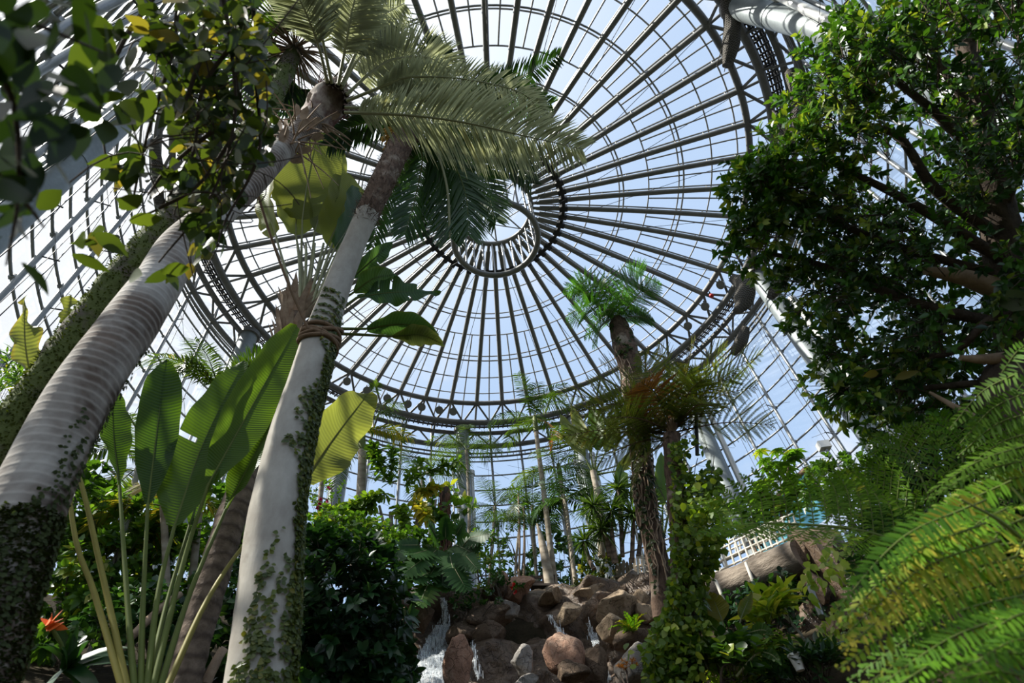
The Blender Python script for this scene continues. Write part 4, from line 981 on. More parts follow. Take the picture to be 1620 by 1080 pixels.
tube(MB(), Bs+(Ts-Bs)*.35+np.array([0, -.03, 0]), .035, 8).build('rail', M['picket'], PF)
tube(MB(), Bs+(Ts-Bs)*.72+np.array([0, .03, 0]), .03, 8).build('rail', M['picket'], PF)
BN = thing('bench', 'small dark wooden bench at the foot of the tall palms on the crest', 'bench', tuple(at(862, 937, 13.0)))
mb = MB(); b0, b1 = at(840, 936, 13.), at(880, 936, 13.)
bx = nrm(b1-b0); bl = np.linalg.norm(b1-b0)
M['dark_wood'] = plain('dark_wood', (.06, .04, .03), .8, 0, .3, 8)
for nm_, dz, dy in (('seat', .12, 0), ('back_slat', .28, .12), ('back_slat', .40, .12)): box(MB(), (b0+b1)/2+[0, dy, dz], (bl, .03 if 'back' in nm_ else .26, .05), bx, np.cross([0, 0, 1], bx)).build(nm_, M['dark_wood'], BN, smooth=False)
for s in (.06, .5, .94): box(MB(), b0+(b1-b0)*s+[0, .12, .15], (.05, .05, .6), bx, np.cross([0, 0, 1], bx)).build('leg', M['dark_wood'], BN, smooth=False)
SPT = thing('spotlight', 'small grey spotlight on the rocks beside the bench', 'spotlight', tuple(at(891, 938, 12.4)-[0, 0, .1]))
p = at(891, 938, 12.4); tube(MB(), np.array([p-[0, 0, .12], p+[0, 0, .04]]), .03, 10).build('stake', M['dark'], SPT); tube(MB(), np.array([p+[-.08, -.02, .06], p+[.06, 0, .1]]), [.09, .06], 14).build('lamp_head', M['post'], SPT)
# plant pot
wp = at(1261, 1047, 6.2); PT = thing('plant_pot', 'small white plastic pot on the ground among the yellow-green leaves', 'pot', tuple(wp-[0, 0, .1]))
M['white_plastic'] = plain('white_plastic', (.75, .74, .70), .4, 0, .05)
tube(MB(), np.array([wp-[0, 0, .07], wp, wp+[0, 0, .06]]), [.038, .048, .056], 20).build('pot_body', M['white_plastic'], PT); tube(MB(), np.array([wp+[0, 0, .045], wp+[0, 0, .065]]), .061, 20).build('rim', M['white_plastic'], PT)
# turquoise glazed lift tower behind the ferns
LT = thing('glass_lift_tower', 'turquoise glazed box with brown frames behind the light green umbrella plant', 'glass structure', tuple(at(1215, 800, 17.5)))
mm, nt, nodes, links = newmat('turquoise_glass'); tr = nodes.new('ShaderNodeBsdfTransparent'); tr.inputs[0].default_value = (.42, .80, .86, 1); gl = principled(nt, (.22, .50, .56), .12); mx = nodes.new('ShaderNodeMixShader'); mx.inputs[0].default_value = .5
links.new(tr.outputs[0], mx.inputs[1]); links.new(gl, mx.inputs[2]); finish(nt, mx.outputs[0]); M['turq'] = mm
q0, q1, q2 = at(1150, 770, 18.), at(1262, 726, 16.6), at(1292, 770, 16.2)
top = min(q0[2], q1[2], q2[2])+.35; zb = 9.0
xy = [q0[:2], q1[:2], q2[:2]]
xy.append(xy[0]+xy[2]-xy[1]); mb = MB(); zs = [top, top+.45, top+.25, top-.1]
for q in range(4):
    a_, b_ = xy[q], xy[(q+1) % 4]; mb.add([(*a_, zb), (*b_, zb), (*b_, zs[(q+1) % 4]), (*a_, zs[q])], f4=[(0, 1, 2, 3)])
mb.add([(*xy[q], zs[q]) for q in range(4)], f4=[(0, 1, 2, 3)])
mb.build('glazing', M['turq'], LT, smooth=False)
M['copper'] = plain('brown_frame', (.28, .16, .10), .6, 0, .2)
for q in range(4):
    tube(MB(), np.array([(*xy[q], zb), (*xy[q], zs[q])]), .07, 6).build('frame_post', M['copper'], LT)
    tube(MB(), np.array([(*xy[q], zs[q]), (*xy[(q+1) % 4], zs[(q+1) % 4])]), .07, 6).build('frame_beam', M['copper'], LT)
# camera-like box and lamp on a wall post, floodlights, nets
bx_ = at(1303, 705, 17.6); SC = thing('wall_floodlight', 'white box lamp on a bracket by the wall left of the right column', 'lamp', tuple(bx_)); box(MB(), bx_, (.34, .26, .24)).build('housing', M['duct'], SC, smooth=False); tube(MB(), np.array([bx_, bx_+[.15, .15, -.9]]), .05, 8).build('bracket', M['post'], SC)
def flood(az, r, z, label, grp):
    p = P3(az, r, z); o = thing('floodlight', label, 'floodlight', p, grp); ax = nrm(nrm(np.array([AX, AY, z-5])-p)+[0, 0, -.3])
    bowl = sub(tube(MB(), np.array([p-ax*.16, p-ax*.05, p+ax*.12]), [.07, .15, .20], 16, cap=True).build('lamp_bowl', M['post'], o))
    tube(MB(), np.array([p+ax*.115, p+ax*.13]), .17, 16).build('lens', M['rib'], bowl); tube(MB(), np.array([p+[0, 0, .05], p+[0, 0, .35]]), .03, 6).build('bracket', M['dark'], o)
for az in (140, 134, 128, 122, 118, 113, 109): flood(az, 10.25, Z_D-.42, 'small round grey floodlight in the row on the ring truss at lower left', 'floodlights along the lower left of the ring truss')
for az in (22, 29, 36): flood(az, 10.2, Z_D-.42, 'round grey floodlight on the ring truss left of the hanging net by the right column', 'floodlights beside the right column net')
rl = P3(26, 10.15, Z_D-.35); o = thing('red_lamp', 'small red lamp on the ring truss beside the right column net', 'lamp', rl); v3, f3 = ICO[2]; MB().add(v3*.11+rl, f3=f3).build('lens', M['flower_red'], o); tube(MB(), np.array([rl, rl+[0, 0, .3]]), .03, 6).build('bracket', M['dark'], o)
mm, nt, nodes, links = newmat('knotted_net'); sx = N(nt, 'ShaderNodeSeparateXYZ'); links.new(attr(nt, 't', 'Vector'), sx.inputs[0])
wv = math_(nt, 'MULTIPLY', math_(nt, 'SINE', math_(nt, 'ADD', math_(nt, 'MULTIPLY', sx.outputs[0], 80), math_(nt, 'MULTIPLY', math_(nt, 'SINE', math_(nt, 'MULTIPLY', sx.outputs[1], 20)), 1.6))), 1.)
c = ramp(nt, [(.15, (.085, .078, .07)), (.8, (.20, .185, .165))], math_(nt, 'ADD', math_(nt, 'MULTIPLY', wv, .5), .5)); finish(nt, principled(nt, c, .85, 0., bump(nt, wv, .7, .03), .1)); M['net'] = mm
def net(pts, rad, label):
    P = np.array([ats(*p) for p in pts]); o = thing('safety_net', label, 'net', tuple(P[0])); r = [px(w, P[len(P)//2])/2 for w in rad]
    lumpy_tube(MB(), P, r, 22, .22, 2.2, n=30).build('net_bundle', M['net'], o)
    mb = MB()
    for q in range(14):
        off = rng.normal(0, r[1]*.5, 3); tube(mb, smooth_path(P+off*np.linspace(.4, 1, len(P))[:, None], 10), .012, 4)
    tube(mb, np.array([P[0], P[0]+[0, 0, .35]]), .03, 5); mb.build('tie_cord', M['net'], o)
net([(1150, -8, 20.6), (1158, 30, 20.4), (1156, 70, 20.0), (1150, 104, 19.6)], [22, 26, 28, 14], 'long grey net bundle hanging from the truss at the upper right column top')
net([(1250, 112, 20.8), (1264, 150, 20.4), (1264, 185, 20.0), (1254, 215, 19.8)], [16, 26, 26, 10], 'long net bundle hanging outside the truss, right of the catwalk')
net([(1230, 182, 20.4), (1238, 205, 20.2), (1244, 236, 20.0)], [14, 20, 20], 'short net bundle beside the catwalk just above the dark tree')
net([(1158, 440, 20.3), (1178, 452, 20.0), (1176, 475, 19.7), (1166, 492, 19.4)], [12, 30, 28, 12], 'net bundle hung round the head of the right column')
net([(1180, 518, 21.2), (1172, 540, 21.0), (1160, 560, 20.8)], [12, 20, 10], 'small net bundle under the catwalk below the right column head')
net([(1248, 430, 19.8), (1228, 455, 19.7), (1218, 472, 19.6)], [12, 22, 10], 'net bundle half hidden by the dark tree right of the column head')
net([(244, 222, 20.0), (250, 270, 19.8), (252, 325, 19.6)], [12, 18, 12], 'net bundle hanging behind the vine leaves at upper left')
# ================================================================ the rest of the planting
def in_poly(u, v, poly):
    ins = np.zeros(len(u), bool); n = len(poly); j = n-1
    for i in range(n):
        (xi, yi), (xj, yj) = poly[i], poly[j]
        c = ((yi > v) != (yj > v)) & (u < (xj-xi)*(v-yi)/((yj-yi) or 1e-9)+xi); ins ^= c; j = i
    return ins
def poly_pts(poly, k, d0, d1, noise_scale=90., thr=.0, seed=0):
    """k points of the crown whose outline from here is poly, thinned by soft gaps, between slant distances d0 and d1"""
    P = np.array(poly); out = []; uv = []
    while len(out) < k:
        u = rng.uniform(P[:, 0].min(), P[:, 0].max(), 4000); v = rng.uniform(P[:, 1].min(), P[:, 1].max(), 4000)
        m = in_poly(u, v, poly)
        for a, b in zip(u[m], v[m]):
            if thr and mnoise.noise((a/noise_scale, b/noise_scale, seed+.5))+rng.normal(0, .12) < thr: continue
            out.append(ats(a, b, rng.uniform(d0, d1))); uv.append((a, b))
            if len(out) >= k: break
    return np.array(out), np.array(uv)
def branch(mb, pts, r0, r1, n=14, seg=8, mi=0, amp=.15):
    P = np.array([ats(*p) if len(p) == 3 and not isinstance(p, np.ndarray) else p for p in pts])
    P = smooth_path(P, n); tube(mb, P, np.linspace(r0, r1, n), seg, mi=mi); return P

# ---- big dark ficus on the right
FX = thing('ficus_tree', 'large dark green small-leaved tree filling the right side', 'tree', tuple(at(1600, 700, 4.6)-[0, 0, 2.6]))
trunk = [np.array(at(1640, 760, 4.6))-[0, 0, 2.6], at(1640, 700, 4.6), ats(1625, 560, 5.6), ats(1600, 440, 5.9), ats(1570, 300, 6.2), ats(1545, 150, 6.6), ats(1520, 30, 7.)]
mb = MB(); P = smooth_path(np.array(trunk), 40); ringed(mb, P, np.linspace(.24, .06, 40), 16, .2, 4.); mb.build('trunk', M['dark_bark'], FX)
for pts, r in (([(1610, 470, 5.8), (1530, 440, 5.5), (1465, 428, 5.3)], .10), ([(1590, 380, 6.), (1480, 300, 5.6), (1420, 215, 5.6), (1330, 190, 5.6)], .05), ([(1600, 420, 5.9), (1440, 320, 5.5), (1300, 250, 5.4)], .05),
               ([(1620, 520, 5.7), (1450, 480, 5.4), (1300, 420, 5.4), (1215, 400, 5.4)], .05), ([(1625, 565, 5.4), (1560, 568, 5.2), (1520, 566, 5.1)], .055), ([(1620, 480, 5.5), (1560, 510, 5.3), (1500, 560, 5.3), (1390, 560, 5.3)], .04),
               ([(1560, 260, 6.2), (1470, 170, 6.), (1390, 110, 6.)], .05), ([(1550, 190, 6.4), (1480, 90, 6.4), (1460, 20, 6.6)], .04), ([(1580, 340, 6.1), (1620, 250, 6.0), (1660, 180, 6.)], .05), ([(1600, 440, 5.9), (1390, 380, 5.5), (1240, 310, 5.4), (1185, 300, 5.4)], .04),
               ([(1620, 600, 5.4), (1500, 610, 5.2), (1400, 620, 5.2)], .035), ([(1540, 660, 5.0), (1505, 640, 5.0), (1470, 620, 5.0)], .03)):
    mb = MB(); branch(mb, pts, r, r*.35); mb.build('branch', M['tan_wood'] if r > .09 or pts[0][1] in (565, 660) else M['dark_bark'], FX)
main = [(1178, 285), (1230, 232), (1295, 236), (1300, 130), (1338, 85), (1372, 30), (1412, 105), (1440, 60), (1470, -10), (1660, -20), (1660, 680), (1560, 690), (1505, 655), (1445, 672), (1395, 655), (1350, 600), (1292, 520), (1262, 455), (1248, 420), (1180, 395), (1215, 345)]
mb = MB()
p_, uv = poly_pts(main, 1350, 4.9, 6.1, 62., -.02, 3)
tc = ats(1590, 420, 6.2); dr = nrm(nrm(p_-tc)+rng.normal(0, .45, p_.shape)+[0, 0, .35])
twigs(mb, p_, dr, 8, rnd(len(p_), .14, .3), .074, .019, (.05, .95), 0, 1, .005)
p_, uv = poly_pts([(1340, 300), (1450, 200), (1660, 120), (1660, 690), (1520, 690), (1400, 640), (1320, 540)], 620, 5.8, 7.4, 62., -.04, 3)
dr = nrm(nrm(p_-tc)+rng.normal(0, .6, p_.shape)); twigs(mb, p_, dr, 8, rnd(len(p_), .14, .3), .09, .024, (.0, .6), 0, 1, .005)
p_, uv = poly_pts([(1450, -20), (1660, -20), (1660, 690), (1540, 690), (1470, 560), (1500, 400), (1450, 250)], 520, 6.2, 7.6, 60., -.3, 21)
dr = nrm(nrm(p_-tc)+rng.normal(0, .6, p_.shape)); twigs(mb, p_, dr, 8, rnd(len(p_), .14, .3), .085, .023, (.0, .7), 0, 1, .005)
for c_, k_, rr in (((1205, 300, 5.2), 46, .22), ((1240, 250, 5.2), 46, .22), ((1200, 390, 5.2), 40, .2), ((1230, 345, 5.2), 60, .26), ((1325, 100, 5.6), 40, .25), ((1370, 70, 5.7), 40, .22), ((1460, 30, 6.), 40, .25), ((1300, 180, 5.4), 50, .28), ((1345, 215, 5.4), 60, .3), ((1270, 300, 5.2), 60, .25), ((1345, 600, 5.2), 50, .25), ((1415, 645, 5.2), 50, .25), ((1290, 470, 5.2), 50, .22)):
    b_, d_ = blob_points(k_, ats(*c_), (rr, rr, rr), .3); twigs(mb, b_, nrm(d_+rng.normal(0, .4, d_.shape)+[0, 0, .4]), 8, .16, .08, .02, (.3, 1.), 0, 1, .004)
mb.build('foliage', [M['ficus'], M['dark_bark']], FX)
for lp_, ld_, ll_, lw_, la_ in (((1575, 470, 4.9), (.2, -.3, -.6), .24, .07, .3), ((1600, 500, 4.8), (.5, -.2, -.6), .24, .07, .35), ((1390, 590, 4.9), (-.6, -.2, -.1), .17, .03, .95), ((1415, 600, 4.9), (.6, -.2, .1), .17, .03, .9)):
    leaves(MB(), ats(*lp_)[None], np.array([ld_]), toward(ats(*lp_))[None], ll_, lw_, la_) if False else leaves(mb := MB(), ats(*lp_)[None], np.array([ld_]), toward(ats(*lp_))[None], ll_, lw_, la_).build('large_leaf', M['vine'], FX)

# spiky rosettes under the ficus
def rosette(name, label, cat, c, base, k, L, w, mat, a=(.1, .8), up=.5, group=None, drop=.25, parts='leaf', stem=None):
    o = thing(name, label, cat, tuple(base), group); c = np.asarray(c, float)
    if np.linalg.norm(c-np.asarray(base)) > .15:
        mb = MB(); ringed(mb, smooth_path(np.array([base, (np.asarray(base)+c)/2+rng.normal(0, .04, 3), c]), 20), np.linspace(stem or .06, (stem or .06)*.8, 20), 10, .15, 8.); mb.build('stem', M['brown_bark'], o)
    d = nrm(rng.normal(0, 1, (k, 3))+[0, 0, up]); mb = MB(); s_ = rng.normal(0, 1, (k, 3))+[0, 0, 2]
    strips(mb, c+d*.03, d, s_, L*rnd(k, .7, 1.1), w, drop*rnd(k, .3, 1.4), sec=5, a=rnd(k, *a), wprof=(.7, 1, .8, .4, .03)); mb.build('leaf_tuft', [mat], o); return o
rosette('screw_pine', 'dark spiky rosette against the right column under the big dark tree', 'spiky plant', ats(1340, 612, 6.2), ats(1372, 640, 6.6), 150, .34, .012, M['frond_dark'], up=.1)

# ---- leafy vines hanging at the upper left
VN = thing('hanging_vine', 'tangled climbing vine with yellowing green leaves hanging in front of the ringed palm', 'vine', tuple(ats(330, -30, 3.4)))
mb = MB()
stems = [[(350, -40, 3.2), (345, 60, 3.1), (360, 180, 3.0), (330, 300, 2.9), (280, 400, 2.8)], [(300, -40, 3.3), (290, 80, 3.1), (240, 200, 3.0), (200, 330, 2.9)], [(400, -30, 3.4), (395, 120, 3.2), (410, 230, 3.1), (370, 330, 3.), (320, 400, 2.9)],
         [(260, -30, 3.2), (200, 60, 3.), (170, 170, 2.9), (180, 250, 2.8)], [(320, 100, 3.1), (260, 160, 3.0), (210, 180, 2.9)], [(340, 220, 3.0), (280, 260, 3.0), (230, 300, 2.9)], [(360, 200, 3.0), (300, 290, 2.9), (235, 360, 2.9)], [(380, 60, 3.2), (330, 140, 3.1), (300, 240, 3.), (270, 330, 2.9)]]
for s in stems: tube(mb, smooth_path(np.array([ats(*p) for p in s])+rng.normal(0, .03, (len(s), 3)), 24), np.linspace(.011, .004, 24), 5)
for q in range(34):
    a_ = ats(rng.uniform(220, 420), rng.uniform(60, 340), rng.uniform(2.8, 3.2)); tube(mb, bez(a_, a_+rng.normal(0, .12, 3), a_+rng.normal(0, .22, 3), 8), .003, 4, cap=False)
mb.build('stem', M['dark_bark'], VN)
mb = MB()
dense = [(225, -20), (430, -20), (425, 110), (438, 200), (425, 280), (370, 345), (350, 400), (250, 440), (225, 430), (235, 380), (195, 380), (150, 400), (140, 370), (200, 300), (170, 255), (230, 230), (270, 200), (240, 150), (235, 60)]
p_, uv = poly_pts(dense, 560, 2.7, 3.5, 48., -.04, 4)
k = len(p_); d = nrm(rng.normal(0, .7, (k, 3))+[0, 0, -.9]); leaves(mb, p_, d, rng.normal(0, 1, (k, 3))+[0, -.8, .3], rnd(k, .055, .105), rnd(k, .02, .036), rng.uniform(0, 1, k)**1.2, sag=.3, fold=.15, wprof=(.25, .95, 1, .6, .03), sec=6)
p_, uv = poly_pts([(300, 10), (420, 60), (430, 220), (370, 320), (300, 300), (280, 180)], 420, 3.1, 3.9, 50., -.2, 14); k = len(p_)
leaves(mb, p_, nrm(rng.normal(0, .8, (k, 3))+[0, 0, -.7]), rng.normal(0, 1, (k, 3))+[0, -.8, .3], rnd(k, .06, .11), rnd(k, .022, .04), rng.uniform(0, 1, k), sag=.3, fold=.15, wprof=(.25, .95, 1, .6, .03))
p_, uv = poly_pts([(130, 20), (240, 10), (250, 250), (190, 300), (150, 240)], 30, 2.5, 3.0); k = len(p_)
leaves(mb, p_, nrm(rng.normal(0, .7, (k, 3))+[0, 0, -.6]), rng.normal(0, 1, (k, 3))+[0, -.8, .3], rnd(k, .09, .15), rnd(k, .034, .05), rng.uniform(0, .6, k), sag=.3, fold=.12, wprof=(.25, .95, 1, .6, .03), sec=6)
for (u, v) in ((135, 378), (115, 402), (205, 440), (255, 430), (150, 370), (190, 330), (205, 350), (235, 320), (60, 330)):
    q0 = ats(u, v, 2.7)[None]; leaves(mb, q0, nrm(rng.normal(0, .5, (1, 3))+IMG_R*.6), toward(q0[0])[None]+rng.normal(0, .4, (1, 3)), .13, .035, rng.uniform(.2, .8), sag=.25, fold=.15, wprof=(.2, .9, 1, .6, .03), sec=6)
mb.build('foliage', M['vine'], VN)
NV = thing('leafy_branch', 'blurred dark leafy branch close by in the upper left corner', 'branch', tuple(ats(10, 40, 1.5)))
mb = MB()
for s in ([(-60, -20, 1.5), (40, 30, 1.5), (110, 60, 1.5), (180, 90, 1.6)], [(-40, 60, 1.4), (20, 160, 1.4), (30, 300, 1.35), (10, 420, 1.35)], [(-40, 100, 1.5), (60, 160, 1.45), (120, 230, 1.45)], [(-30, 250, 1.4), (40, 320, 1.4), (70, 360, 1.4)]):
    tube(mb, smooth_path(np.array([ats(*p) for p in s]), 18), np.linspace(.007, .002, 18), 5)
mb.build('stem', M['dark_bark'], NV); mb = MB()
for poly, k_ in (([(-30, -30), (200, -30), (170, 60), (110, 110), (140, 150), (60, 180), (-30, 160)], 40), ([(-30, 140), (60, 190), (90, 240), (60, 330), (50, 420), (-30, 440)], 34), ([(70, 110), (190, 100), (230, 150), (130, 240), (80, 210)], 14)):
    p_, uv = poly_pts(poly, k_, 1.25, 1.7); k = len(p_)
    leaves(mb, p_, nrm(rng.normal(0, .6, (k, 3))+[0, 0, -.8]), rng.normal(0, .8, (k, 3))+[0, -1, .2], rnd(k, .06, .10), rnd(k, .018, .03), rng.uniform(0, .5, k), sag=.25, fold=.12, wprof=(.25, .95, 1, .6, .03), sec=6)
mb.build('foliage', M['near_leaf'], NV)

# ---- bright tree ferns close by at the lower right
def fspine(parent, pts, n, ll_px, w_px, mat, stalk, up=None, r0=.008, name='frond', **kw):
    P = np.array([ats(*p) for p in pts]); mid = P[len(P)//2]
    mb = feather(MB(), P, n, px(ll_px, mid), px(w_px, mid), up=up, r0=r0, r1=r0*.3, **kw); return mb.build(name, [mat, stalk], parent)
BF = thing('tree_fern', 'bright yellow-green fern with big arching fronds filling the lower right corner', 'fern', tuple(ats(1700, 1040, 2.6)-[0, 0, .8]))
lumpy_tube(MB(), [ats(1740, 1150, 2.7)-[0, 0, .9], ats(1735, 1100, 2.7), ats(1725, 1000, 2.75), ats(1720, 930, 2.8)], .09, 14, .3, 9.).build('trunk', M['fibre'], BF)
def near_frond(parent, spine, pin, mat, n, ll, w, a=(.2, .8), r0=.010, **kw):
    """frond made of long pinnae: spine points and [(pts)] pinnae"""
    P = smooth_path(np.array([ats(*p) for p in spine]), 22); mb = tube(MB(), P, np.linspace(r0, r0*.35, 22), 7, a=.5, mi=1)
    for pts in pin:
        Q = smooth_path(np.array([ats(*p) for p in pts]), 18); L_ = np.linalg.norm(Q[-1]-Q[0])
        mid = Q[len(Q)//2]
        feather(mb, Q, max(14, int(n*1.35*L_)), px(ll*.92, mid), px(w*.42, mid), up=toward(mid)+rng.normal(0, .25, 3)+[0, 0, .6], r0=.004, r1=.0015, sag=.18, vee=.05, t0=.04, prof=(.7, 1, .95, .7, .15), a=a, sweep=.3, jit=.05, seg=5, **kw)
    return mb.build('frond', [mat, M['stalk_green']], parent)
# frond A, low: spine hidden at the right edge, pinnae sweep down to the left
def fan_pinnae(s0, s1, t0, t1, n, dm=.0, curve=22, d0=2.3, d1=2.0):
    out = []
    for q in range(n):
        f = q/max(1, n-1); a_ = np.array(s0)*(1-f)+np.array(s1)*f; b_ = np.array(t0)*(1-f)+np.array(t1)*f
        b_ = b_+rng.normal(0, 7, 2); m_ = (a_+b_)/2+[-3, -curve]
        out.append([(a_[0], a_[1], d0), (m_[0], m_[1], (d0+d1)/2), (b_[0], b_[1], d1+rng.normal(0, .03))])
    return out
near_frond(BF, [(1725, 960, 2.7), (1660, 900, 2.5), (1590, 830, 2.35), (1520, 790, 2.3)], fan_pinnae((1680, 960), (1535, 800), (1330, 1100), (1330, 965), 7, curve=30), M['fern_bright'], 62, 36, 6.5, (.25, .95))
near_frond(BF, [(1730, 1040, 2.6), (1700, 1000, 2.4), (1660, 960, 2.25)], fan_pinnae((1720, 1090), (1660, 960), (1490, 1150), (1370, 1090), 5, curve=26, d0=2.2, d1=1.9), M['fern_bright'], 62, 38, 7, (.2, .85))
near_frond(BF, [(1725, 940, 2.8), (1660, 840, 2.8), (1600, 770, 2.8)], fan_pinnae((1690, 870), (1600, 760), (1440, 905), (1400, 900), 4, curve=16, d0=2.7, d1=2.55), M['fern_bright'], 60, 30, 5.5, (.2, .8))
near_frond(BF, [(1725, 930, 2.8), (1690, 800, 2.9), (1640, 720, 3.)], fan_pinnae((1690, 790), (1640, 700), (1452, 850), (1470, 770), 5, curve=12, d0=2.9, d1=2.8), M['fern'], 58, 24, 5., (.3, .9))
near_frond(BF, [(1725, 930, 2.8), (1660, 880, 2.6), (1600, 860, 2.5), (1530, 880, 2.4)], fan_pinnae((1640, 880), (1510, 890), (1560, 1010), (1395, 985), 5, curve=6, d0=2.35, d1=2.2), M['fern_bright'], 60, 30, 6., (.3, 1.))
near_frond(BF, [(1725, 920, 2.9), (1700, 760, 3.2), (1660, 650, 3.4), (1600, 560, 3.6)], fan_pinnae((1690, 740), (1610, 590), (1540, 800), (1500, 680), 6, curve=14, d0=3.2, d1=3.2), M['fern'], 50, 22, 4.5, (.2, .75))
near_frond(BF, [(1725, 920, 2.9), (1640, 690, 3.3), (1590, 600, 3.5)], fan_pinnae((1640, 700), (1585, 590), (1690, 640), (1640, 540), 4, curve=8, d0=3.3, d1=3.3), M['fern_bright'], 50, 22, 4.5, (.2, .8))
near_frond(BF, [(1730, 1060, 2.5), (1700, 1060, 2.1), (1670, 1060, 1.9)], fan_pinnae((1700, 1000), (1690, 1100), (1560, 1010), (1480, 1100), 4, curve=30, d0=1.9, d1=1.75), M['fern_bright'], 64, 42, 8, (.2, .7))
near_frond(BF, [(1725, 935, 2.8), (1640, 860, 2.6), (1560, 800, 2.5)], fan_pinnae((1660, 830), (1560, 790), (1610, 900), (1440, 870), 4, curve=14, d0=2.45, d1=2.3), M['fern_bright'], 60, 32, 6., (.5, 1.))
# frond that reaches left across the log bridge
BG = thing('tree_fern', 'fern with long dark-stalked frond reaching left over the log bridge', 'fern', tuple(ats(1480, 900, 4.2)-[0, 0, .7]))
lumpy_tube(MB(), [ats(1490, 960, 4.3)-[0, 0, .9], ats(1490, 930, 4.3), ats(1488, 885, 4.3)], .09, 14, .3, 9.).build('trunk', M['fibre'], BG)
sp = [(1488, 885, 4.3), (1410, 853, 4.1), (1344, 836, 4.), (1263, 829, 3.95), (1190, 828, 3.9), (1128, 838, 3.9)]
SPn = smooth_path(np.array([p[:2] for p in sp for _ in (0,)] and [(*p[:2], p[2]) for p in sp]), 40)
pin = []
for q in range(3, 39, 2):
    u, v, d = SPn[q]; f = q/39; Lq = 96*np.interp(f, [0, .3, .7, 1], [.7, 1.1, .9, .35])
    pin.append([(u, v, d), (u-10, v-Lq*.62, d+.05), (u-32-10*f, v-Lq, d+.05)]); pin.append([(u, v, d), (u-14, v+Lq*.10, d-.15), (u-46, v+Lq*.28, d-.35)])
near_frond(BG, sp, pin, M['fern'], 56, 15, 3.6, (.3, .75), r0=.013)
for spn, a0, mt in (([(1488, 885, 4.3), (1470, 790, 4.5), (1440, 720, 4.7), (1405, 690, 4.9)], (-60, 30), 'fern'), ([(1488, 885, 4.3), (1520, 780, 4.5), (1520, 700, 4.7), (1500, 660, 4.9)], (-70, 40), 'fern_bright'),
                    ([(1488, 885, 4.3), (1560, 760, 4.6), (1590, 690, 4.8), (1590, 640, 5.)], (-70, 30), 'fern'),
                    ([(1488, 885, 4.3), (1420, 810, 4.3), (1370, 775, 4.5), (1325, 765, 4.6)], (-40, 36), 'fern'), ([(1488, 885, 4.3), (1440, 850, 4.2), (1400, 860, 4.1), (1350, 900, 4.0)], (-46, 40), 'treefern_green')):
    Sq = smooth_path(np.array(spn, float), 30); pin = []
    tdir = nrm(np.array([Sq[-1][0]-Sq[0][0], Sq[-1][1]-Sq[0][1]])); pr_ = np.array([-tdir[1], tdir[0]])
    for q in range(6, 30, 2):
        u, v, d = Sq[q]; Lq = 78*np.interp(q/29, [0, .4, .8, 1], [.8, 1.1, .8, .3])
        for sg in (-1, 1):
            e = np.array([u, v])+pr_*sg*Lq*.85+tdir*Lq*.5+[0, 12]; m_ = (np.array([u, v])*.5+e*.5)+[0, -10]
            pin.append([(u, v, d), (m_[0], m_[1], d), (e[0], e[1], d-.05)])
    near_frond(BG, spn, pin, M[mt], 48, 13, 3.4, (.2, .72), r0=.010)

# ---- tree ferns in the middle
def tfern(name, label, trunk_spec, rho, fronds, mat, npin=20, pl=.5, npn=16, plw=.012, a=(.2, .8), r_t=None, bark='fibre', **kw):
    Q, R = trunk_px(trunk_spec, rho, 40); o = thing(name, label, 'tree fern', tuple(Q[0]))
    sub(ringed(MB(), Q, R, 16, .25, 9.).build('trunk', M[bark], o))
    for (pts, m_, sc) in fronds:
        P = np.array([ats(*p) for p in pts]); P = np.vstack([Q[-1], P])
        fern_frond(MB(), P, npin, pl*sc, npn, plw, a=a, **kw).build('frond', [M[m_ or mat], M['stalk_brown']], o)
    return o, Q, R
s1 = 11.1
tf1, Qa, Ra = tfern('tall_tree_fern', 'tall tree fern whose small bright crown stands against the dome glass', [(1050, 980, 34), (1042, 900, 32), (1022, 800, 32), (1012, 700, 32), (1003, 620, 34), (992, 560, 38), (980, 520, 32), (976, 505, 20)][::1], 7.4,
    [([(985, 460, s1), (1003, 420, s1+.4)], None, 1.), ([(1010, 470, s1-.2), (1042, 448, s1-.2)], None, 1.), ([(1005, 500, s1-.3), (1032, 505, s1-.5)], None, .8), ([(945, 462, s1), (908, 470, s1)], None, 1.1), ([(940, 485, s1-.4), (898, 505, s1-.7)], None, 1.1), ([(955, 510, s1-.5), (938, 548, s1-1.)], None, .9), ([(960, 450, s1+.3), (950, 432, s1+.6)], None, .9), ([(1000, 440, s1+.4), (1020, 425, s1+.7)], None, .9), ([(960, 490, s1-.6), (925, 535, s1-1.2)], None, .9), ([(930, 450, s1+.2), (893, 462, s1+.1)], None, .9)],
    'treefern_green', 17, .44, 18, .010, t0=.12, r0=.010, sag=.10, pll=.042)
s2 = 8.2
fr2 = []
for (u, v, dd, m_) in ((1222, 672, .2, None), (1205, 560, .9, None), (1150, 545, 1.1, None), (1100, 535, 1.3, None), (1040, 545, 1.2, None), (985, 590, .9, None), (930, 605, .8, None), (905, 650, .5, None), (915, 700, .2, None), (945, 735, -.1, None), (1015, 605, -.6, 'rust'), (1128, 640, -.6, None), (960, 660, -.9, None), (1000, 760, -.8, None), (1195, 612, .5, None), (1090, 580, -.2, None), (885, 625, .9, None), (950, 572, 1.3, None), (890, 690, 0., None), (1165, 590, 0., None), (1010, 560, .4, None), (975, 640, -.3, None), (1110, 600, -.4, None), (930, 640, .2, None)):
    c0 = np.array([1066, 694]); e = np.array([u, v]); mid = c0*.45+e*.55+[0, -22 if v < 660 else -14]
    fr2.append(([(1064+.12*(u-1064), 682+.2*(v-682), s2+.05*dd), (mid[0], mid[1], s2+.6*dd), (u, v, s2+dd)], m_, 1. if abs(u-1066) > 80 else .8))
